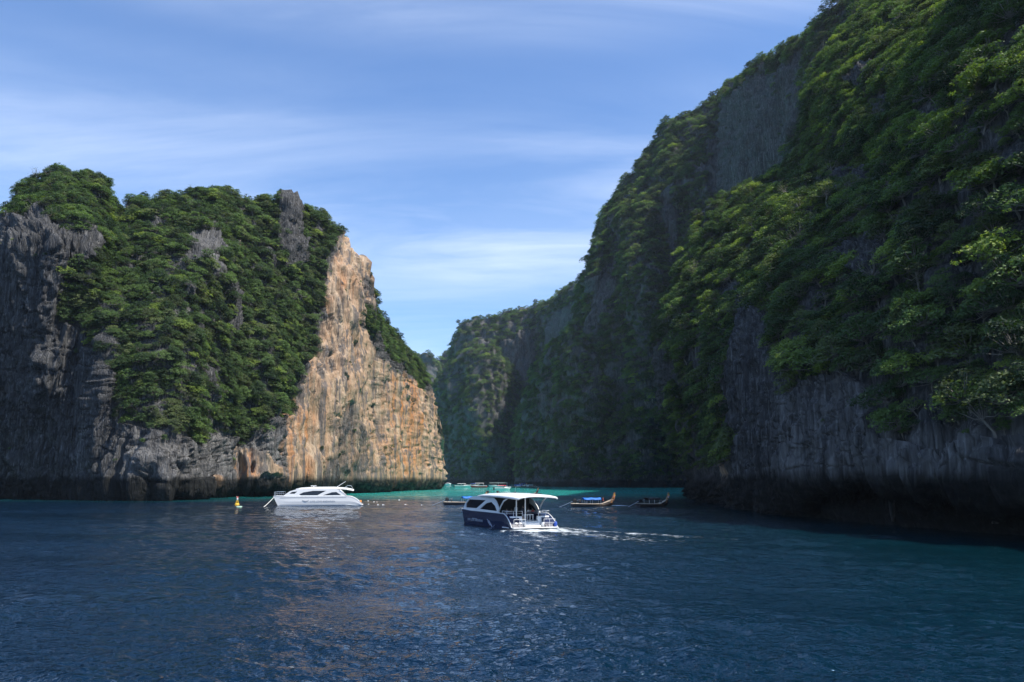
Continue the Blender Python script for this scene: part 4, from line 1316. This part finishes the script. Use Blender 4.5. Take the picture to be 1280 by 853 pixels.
def yacht_aft(root, yo, yc, hb):
    W = PAINT['white']
    MB().box(1.2, 6.0, -hb * .8, hb * .8, 1.0, 1.1).build('cockpit_floor', W, root)
    for k, (s0, s1, z) in enumerate(((0.2, 1.0, .75), (1.0, 1.8, 1.15), (1.8, 2.8, 1.6), (2.8, 3.6, 2.0))):
        MB().box(s0, s1, -hb * .95, hb * .95, .34, z).build('step', W, root, bevel=0.05)
    for y in (.9, -.9):
        MB().tube([(6.2, y, 4.05), (3.9, y * .9, 5.5)], 0.05, 6).build('mast', W, root)
    MB().tube([(4.2, 1.2, 4.0), (3.4, 1.2, 4.6), (2.6, 1.2, 4.55), (2.2, 1.2, 4.0)], 0.05, 6).tube(
        [(4.2, -1.2, 4.0), (3.4, -1.2, 4.6), (2.6, -1.2, 4.55), (2.2, -1.2, 4.0)], 0.05, 6).tube([(3.0, -1.2, 4.58), (3.0, 1.2, 4.58)], 0.05, 6).build('flybridge_rail', PAINT['steel'], root)
    m = MB().tube([(11.2, 0, 4.15), (11.2, 0, 4.5)], 0.08, 6)
    m.tube([(11.9, 0, 4.5), (10.6, 0, 4.5)], 0.07, 6)
    m.build('radar', W, root)
    rail([(17.8, 2.45), (19.6, 2.3), (20.0, 1.0), (20.0, -1.0), (19.6, -2.3), (17.8, -2.45)], 2.25, .95, 11, 0.03).build('bow_rail', PAINT['steel'], root)
    m = MB()
    for i, (z, c) in enumerate(((1.95, 'grey'), (.48, 'grey'))):
        m.tube([(s, yo(s) + .055, z) for s in (3.6, 8, 12, 18.5)], 0.02, 5)
    m.build('side_stripe', PAINT['grey'], root)
    MB().ball((.25, 1.6, 1.0), .25, 1, 1, 1.2).build('life_ring', PAINT['orange'], root, True)
    for side in (1, -1):
        MB().tube([(5.2, side * (yc(5, 3) - .03), 3.6), (4.4, side * (yc(4, 3) - .02), 3.0), (3.5, side * (yc(3.5, 2.4)), 2.2)], 0.12, 8).build('roof_bracket', W, root, True)


YACHT_POS = ground(452.0, 632.2)
YACHT_RZ = R(180 + 11)
yacht = catamaran('catamaran_yacht', tuple(YACHT_POS), YACHT_RZ, 20.0, 6.6, 2.15, PAINT['white'],
    cabin=[(18.0, 2.2), (16.4, 3.35), (14.8, 3.8), (11.0, 3.96), (6.2, 3.96), (5.0, 3.5), (4.0, 2.7), (3.7, 2.18)],
    roof=[(15.2, 3.70, 1.5), (14.0, 3.84, 2.1), (11.0, 3.94, 2.5), (6.5, 3.94, 2.7), (3.6, 3.74, 2.75), (2.3, 3.50, 2.6), (1.9, 3.44, 2.3)],
    windows=[[(14.3, 2.66), (13.3, 3.10), (11.2, 3.42), (8.2, 3.44), (10.2, 2.42), (13.9, 2.42)], [(9.0, 2.42), (6.9, 3.10), (5.9, 3.16), (4.75, 2.42)],
             [(16.5, 2.78), (15.9, 3.20), (14.7, 3.30), (15.3, 2.78)]],
    aft=yacht_aft, label='moored white catamaran yacht with dark curved side windows', words=('LIVE LOVE ANDAMAN', 0.50, 11.7, 0.95, PAINT['grey']),
    logo=[([(13.5, 1.35), (13.0, 1.10), (12.7, 1.02), (12.4, 1.12), (12.0, 1.40)], 0.05), ([(13.2, 1.30), (12.8, 1.18), (12.3, 1.26)], 0.04)], taper=0.022)
yacht.scale = (0.90, 0.92, 0.92)
rope_a = on_boat(yacht, 19.9, 1.6, 2.1)
rope_b = ground(327.5, 634.6)
pts = [tuple(np.array(rope_a) * (1 - f) + np.array([rope_b[0], rope_b[1], -.2]) * f - np.array([0, 0, .12 * math.sin(math.pi * f)])) for f in np.linspace(0, 1, 9)]
tag(MB().tube(pts, 0.07, 6).build('mooring_rope', PAINT['rope'], None, True), 'pale mooring rope running from the white yacht\'s bow to the water', 'rope')


# ------------------------------------------------------------------ longtail boats
def longtail(loc, rz, L, label, canopy=None, ribbon='orange', people=(), poles=True, trim='cream', hull='dark_wood', prow='wood'):
    root = empty('longtail_boat', loc, rz)
    tag(root, label, 'longtail boat')
    secs, gun = [], []
    for f in np.linspace(0, 1, 19):
        s = f * L
        w = 0.95 * math.sin(math.pi * min(1, 0.30 + 0.70 * f)) ** 0.75 if f > 0.29 else 0.80 + .15 * f / .29
        w = max(0.07, w * (1 - smooth(.55, 1.0, np.array(f)).item() * .55))
        top = 0.62 + 0.10 * (1 - f) ** 2 + 0.85 * smooth(.62, 1.0, np.array(f)).item() ** 1.4
        bot = -0.30 + 0.75 * smooth(.70, 1.0, np.array(f)).item() ** 1.6
        secs.append([(s, w, top), (s, w * .86, top * .5 + bot * .5), (s, w * .42, bot), (s, -w * .42, bot), (s, -w * .86, top * .5 + bot * .5), (s, -w, top),
                     (s, -w * .86, top - .06), (s, -w * .35, bot + .16), (s, w * .35, bot + .16), (s, w * .86, top - .06)])
        gun.append((s, w, top))
    h = MB().loft(secs).build('hull', PAINT[hull], root, True)
    for sd in (1, -1):
        MB().tube([(s, sd * w, z + .02) for s, w, z in gun], 0.06, 6).build('gunwale', PAINT[trim], h)
    # upswept prow with ribbons tied round it
    pr = MB().loft([[(L - .30 + dx - .2 * k, .10 * k, z), (L - .30 + dx + .12 * k, .04, z), (L - .30 + dx + .12 * k, -.04, z), (L - .30 + dx - .2 * k, -.10 * k, z)]
                    for dx, z, k in ((0, .85, 1.6), (.22, 1.55, 1.45), (.46, 2.1, 1.25), (.60, 2.55, 1.15), (.68, 2.9, .95))])
    pr.build('prow', PAINT[prow], root)
    for k, c in enumerate((ribbon, 'pink', 'yellow')):
        z = 1.95 + .2 * k
        x = L - .30 + .40 + .09 * k
        m = MB().tube([(x, 0, z - .10), (x + .03, 0, z + .10)], 0.21, 9)
        m.tube([(x + .1, .18, z), (x + .08, .24, z - .35), (x + .1, .22, z - .7)], [.05, .06, .03], 5)
        m.build('ribbon', PAINT[c], root)
    for k, s in enumerate(np.linspace(1.8, L * .72, 5)):
        MB().box(s - .14, s + .14, -.72, .72, .44, .50).build('thwart', PAINT['wood'], root)
    MB().loft([[(L * .72, .55, .70), (L * .72, -.55, .70), (L * .72, -.55, .78), (L * .72, .55, .78)], [(L - .6, .18, 1.18), (L - .6, -.18, 1.18), (L - .6, -.18, 1.26), (L - .6, .18, 1.26)]]).build('foredeck', PAINT['cream'], root)
    # engine on its pivot and the long propeller shaft
    m = MB().box(.25, 1.05, -.28, .28, 1.0, 1.45)
    m.ball((.65, 0, 1.5), .26, 1.2, .9, .8)
    m.tube([(.75, 0, .6), (.75, 0, 1.05)], .08, 7)
    e = m.build('engine', PAINT['black'], root, bevel=0.03)
    MB().tube([(.3, 0, 1.2), (-1.2, .1, .55), (-2.6, .2, .0)], .045, 6).build('propeller_shaft', PAINT['steel'], e)
    MB().tube([(1.0, 0, 1.3), (1.9, .1, 1.55)], .03, 6).build('tiller', PAINT['steel'], e)
    if canopy:
        z = 1.52
        x0, x1 = canopy[1], canopy[2]
        secs = []
        for k, f in enumerate(np.linspace(0, 1, 7)):
            s = x0 + (x1 - x0) * f
            sag = -.10 * math.sin(math.pi * f * 2) ** 2
            up = [(s, .95 * math.cos(a), z + sag + .42 * math.sin(a)) for a in np.linspace(0, math.pi, 8)]
            dn = [(s, .93 * math.cos(a), z - .04 + sag + .40 * math.sin(a)) for a in np.linspace(math.pi, 0, 8)]
            secs.append(up + dn)
        MB().loft(secs).build('canopy', PAINT[canopy[0]], root, True)
        for s in (x0 + .1, (x0 + x1) / 2, x1 - .1):
            for sd in (1, -1):
                MB().tube([(s, sd * .86, .55), (s, sd * .90, 1.55)], .03, 6).build('canopy_post', PAINT['steel'], root)
    for i, (s, y, seated, shirt, lab) in enumerate(people):
        person(on_boat(root, s, y, .50 if seated else .30), rz + i * .7, shirt, seated, lab, 'people aboard the longtail boats')
    return root


longtail(tuple(ground(714.5, 634.4)), R(9), 8.6, 'wooden longtail boat with a blue awning and a person at its bow', ('blue_tarp', 2.3, 5.9), 'orange',
         [(6.5, .1, False, 'cloth_d', 'person in a red shirt standing at the longtail\'s bow, in open water'), (1.7, 0, True, 'cloth_c', 'boatman in dark clothes at the engine of the sunlit longtail'),
          (3.2, .3, True, 'cloth_b', 'person in white seated under the sunlit longtail\'s blue awning')])
longtail(tuple(ground(555.0, 632.0)), R(14), 9.0, 'dark longtail boat with a domed blue awning beside the ferry\'s bow', ('blue_tarp', 3.9, 7.0), 'yellow',
         [(1.6, 0, True, 'cloth_c', 'boatman in dark clothes at the engine of the longtail beside the ferry'), (7.2, .1, True, 'pink', 'person in pink seated forward in the longtail beside the ferry')])
lt = longtail(tuple(ground(641.0, 621.5)), R(12), 8.0, 'longtail boat half hidden behind the ferry roof, pink ribbons on its prow', None, 'pink',
         [(3.2, .2, True, 'blue', 'person in blue seated in the longtail behind the ferry roof'), (1.4, 0, True, 'cloth_c', 'boatman in dark clothes at the engine of the longtail behind the ferry roof'),
          (5.0, -.1, True, 'blue', 'second person in blue seated towards the bow of the longtail behind the ferry roof')])
MB().tube([(.6, 0, 1.2), (1.1, 0, 3.6)], .05, 6).build('pole', PAINT['steel'], lt)
longtail(tuple(ground(797.0, 634.6)), R(28), 7.6, 'dark longtail boat moored in the shade of the cliff', ('dark_wood', 2.2, 5.0), 'cloth_b',
         [(5.9, 0, True, 'cloth_c', 'person in dark clothes seated in the shaded longtail')])


# ------------------------------------------------------------------ speedboats at the lagoon mouth
def speedboat(name, loc, rz, L, label, hull='white', band=None, roof='white', cat='speedboat', roof_z=2.3, span=(.18, .68)):
    root = empty(name, loc, rz)
    tag(root, label, cat)
    secs, strip = [], []
    for f in np.linspace(0, 1, 13):
        s = f * L
        k = smooth(.55, 1.0, np.array(f)).item()
        w = 1.45 * (1 - k ** 1.6 * .96)
        top = 1.05 + .45 * k
        sl = s - .10 * L * k
        secs.append([(s, w, top), (s - (s - sl) * .5, w * .93, .5 * top), (sl, w * .72, .05), (sl, .05, -.45 + .3 * k), (sl, -.05, -.45 + .3 * k), (sl, -w * .72, .05), (s - (s - sl) * .5, -w * .93, .5 * top), (s, -w, top)])
        strip.append(secs[-1])
    h = MB().loft(secs).build('hull', PAINT[band or hull], root, True)
    for sd in (0, 7):
        MB().tube([(p[sd][0], p[sd][1], p[sd][2] + .05) for p in strip], .13, 6).build('rub_rail', PAINT['white'], h)
    MB().loft([[(.58 * L, -1.2, 1.1), (.58 * L, 1.2, 1.1), (.58 * L, 1.1, 1.75), (.58 * L, -1.1, 1.75)], [(.86 * L, -.5, 1.35), (.86 * L, .5, 1.35), (.86 * L, .4, 1.55), (.86 * L, -.4, 1.55)]]).build('foredeck', PAINT['white'], root)
    MB().loft([[(.60 * L, -1.05, 1.75), (.60 * L, 1.05, 1.75), (.57 * L, 1.0, roof_z), (.57 * L, -1.0, roof_z)], [(.66 * L, -.95, 1.70), (.66 * L, .95, 1.70), (.60 * L, .9, roof_z), (.60 * L, -.9, roof_z)]]).build('windscreen', PAINT['glass'], root)
    x0, x1 = span[0] * L, span[1] * L
    MB().loft([[(s, -w, roof_z), (s, w, roof_z), (s, w * .8, roof_z + .17), (s, -w * .8, roof_z + .17)] for s, w in ((x0, 1.25), ((x0 + x1) / 2, 1.4), (x1, 1.0))]).build('roof', PAINT[roof], root)
    for s in (x0 + .2, (x0 + x1) / 2):
        for sd in (1, -1):
            MB().tube([(s, sd * 1.15, 1.0), (s, sd * 1.1, roof_z + .02)], .045, 6).build('roof_post', PAINT['white'], root)
    for y in (.55, -.55):
        m = MB().box(-.55, 0.0, y - .22, y + .22, .75, 1.45)
        m.box(-.40, -.15, y - .08, y + .08, -.4, .75)
        m.build('outboard_motor', PAINT['black'], root, bevel=.05)
    for k, s in enumerate((.25, .38, .5)):
        MB().box(s * L - .2, s * L + .2, -1.0, 1.0, 1.0, 1.35).build('seat', PAINT['seat'], root)
    return root


speedboat('speedboat', tuple(ground(618.0, 612.8)), R(14), 9.0, 'white speedboat with a red roof crossing the turquoise water', 'white', None, 'red')
speedboat('speedboat', tuple(ground(568.5, 609.3)), R(-4), 11.5, 'long white speedboat with a low blue-grey canopy at the far shore', 'white', None, 'white', roof_z=2.5)
speedboat('speedboat', tuple(ground(608.8, 609.6)), R(176), 12.0, 'white and red hulled speedboat moored at the far shore', 'white', 'red', 'white', roof_z=2.9)
speedboat('tour_boat', tuple(ground(634.5, 609.4)), R(178), 13.5, 'tour boat with a long pale green canopy at the far shore', 'white', None, 'pale_tarp', 'tour boat', 3.0, (.02, .95))
speedboat('speedboat', tuple(ground(586.0, 609.0)), R(8), 7.5, 'small white speedboat tucked between the long white and the red hulled boats', 'white', None, 'blue', roof_z=2.4)
speedboat('speedboat', tuple(ground(646.0, 609.2)), R(6), 9.0, 'white speedboat with a blue roof beside the pale green canopied boat', 'white', None, 'blue', roof_z=2.6)
speedboat('speedboat', tuple(ground(556.8, 606.3)), R(5), 6.0, 'small white dinghy alone by the far shore', 'white', None, 'white', 'dinghy', 2.0)
for k, (px, py, rz, lab) in enumerate(((640.0, 609.6, 4, 'longtail boat with a pale blue awning moored beside the green canopied tour boat'),
                                       (657.0, 609.6, 176, 'longtail boat with a pale awning moored bow to stern by the far shore'))):
    longtail(tuple(ground(px + (12 if rz > 90 else 0), py)), R(rz), 10.0, lab, ('pale_tarp' if k else 'blue_tarp', 1.6, 7.4), 'blue')


# ------------------------------------------------------------------ buoys and swimmers
b0 = ground(296.3, 631.6)
root = empty('channel_buoy', tuple(b0))
root.scale = (.78, .78, .78)
tag(root, 'yellow conical buoy with a red and white topmark', 'buoy')
ringp = lambda r, z: [(r * math.cos(2 * math.pi * i / 14), r * math.sin(2 * math.pi * i / 14), z) for i in range(14)]
MB().loft([ringp(.50, -.3), ringp(.66, 0.0), ringp(.66, .22), ringp(.42, .50)]).build('float', PAINT['yellow'], root)
m = MB()
for k in range(4):
    a = math.pi / 4 + k * math.pi / 2
    m.tube([(.45 * math.cos(a), .45 * math.sin(a), .40), (.13 * math.cos(a), .13 * math.sin(a), 1.45)], .07, 6)
m.build('frame', PAINT['yellow'], root)
MB().loft([ringp(.20, 1.40), ringp(.22, 1.45), ringp(.22, 1.85), ringp(.12, 1.95)]).build('lantern', PAINT['cloth_b'], root)
MB().tube([(-.28, 0, 2.35), (.28, 0, 1.85)], .07, 6).tube([(-.28, 0, 1.85), (.28, 0, 2.35)], .07, 6).build('topmark', PAINT['red'], root)
f0 = ground(299.0, 635.0)
root = empty('mooring_float', tuple(f0))
tag(root, 'pale green mooring float lying near the yellow buoy', 'float')
MB().ball((0, 0, .05), .45, 1.7, .8, .75).build('float_body', PAINT['green'], root, True)
MB().tube([(.7, 0, .1), (.95, .05, .05), (1.1, .1, -.2)], .06, 6).build('eye', PAINT['rope'], root)
s0 = ground(249.0, 624.8)
root = empty('mooring_float', tuple(s0))
tag(root, 'small white float by the foot of the island', 'float')
MB().ball((0, 0, .1), .5, 1.8, .8, .7).build('float_body', PAINT['white'], root, True)
MB().tube([(.7, 0, .1), (1.05, .05, .05), (1.2, .1, -.2)], .06, 6).build('eye', PAINT['rope'], root)
for px, py in ((460.5, 631.2), (472.3, 631.6), (478.5, 631.7), (506.5, 631.6), (516.6, 632.0), (526.8, 632.2)):
    p = ground(px, py)
    o = MB().ball((0, 0, .05), .15, 1.25, 1, 1).tube([(.22, 0, .06), (.36, 0, .06)], .06, 6).build('float_line_buoy', PAINT['white'], None, True)
    o.location = tuple(p)
    tag(o, 'small white line float bobbing astern of the white yacht', 'float', 'line floats astern of the white yacht')
for px, py, lab in ((460.2, 627.0, 'swimmer in white nearest the white yacht\'s stern'), (467.5, 628.2, 'swimmer beside the line of white floats'), (486.2, 627.6, 'swimmer with dark hair alone beyond the line of floats'),
                    (499.0, 625.6, 'swimmer farthest from the white yacht'), (471.0, 628.6, 'swimmer with arm raised by the line of white floats')):
    p = ground(px, py)
    person((p[0], p[1], -1.28), random.uniform(0, 6), random.choice(['cloth_b', 'cloth_c']), False, lab, 'swimmers astern of the white yacht')

# stalactites hanging from the lip of the sea cave
def stalactite(px, py0, py1, D, r):
    a, b = place(np.array(px), np.array(py0), np.array(D)), place(np.array(px), np.array(py1), np.array(D))
    a[2] += 1.2
    L_ = a[2] - b[2]
    m = MB()
    path = [(a[0] + .1 * r * math.sin(3 * f), a[1], a[2] - L_ * f) for f in np.linspace(0, 1, 8)]
    m.tube(path, [r * (1.5 - 1.0 * f) * (1 + .18 * math.sin(9 * f + px)) for f in np.linspace(0, 1, 8)], 9)
    m.build('stalactite', M_ROCK, NEAR['obj'], True)


for px, y0, y1, D, r in ((1165, 590, 622, 84, .36), (1101, 590, 612, 93, .42), (1114, 626, 652, 97, .34), (1225, 598, 640, 80, .7), (1238, 598, 655, 80, .55),
                         (1206, 604, 636, 88, .5), (1060, 592, 606, 101, .35), (1140, 590, 603, 88, .3), (1272, 596, 616, 73, .5), (1189, 592, 606, 81, .3)):
    stalactite(px, y0, y1, D, r)


# ------------------------------------------------------------------ the air
def build_haze():
    V = np.array([(x, y, z) for x in (-1500, 1500) for y in (-500, 2200) for z in (-6, 420)], float)
    F = np.array([(0, 1, 3, 2), (4, 6, 7, 5), (0, 4, 5, 1), (2, 3, 7, 6), (0, 2, 6, 4), (1, 5, 7, 3)])
    m, t = new_mat('haze')
    v = t.n('ShaderNodeVolumePrincipled', {'Color': (0.72, 0.84, 1.0, 1), 'Density': 0.00005, 'Anisotropy': 0.2})
    t.n('ShaderNodeOutputMaterial', {'Volume': v.outputs[0]})
    o = link('haze', mesh_np('haze', V, F, False), m)
    tag(o, 'thin blue haze in the air between the cliffs', 'haze', kind='stuff')


build_haze()
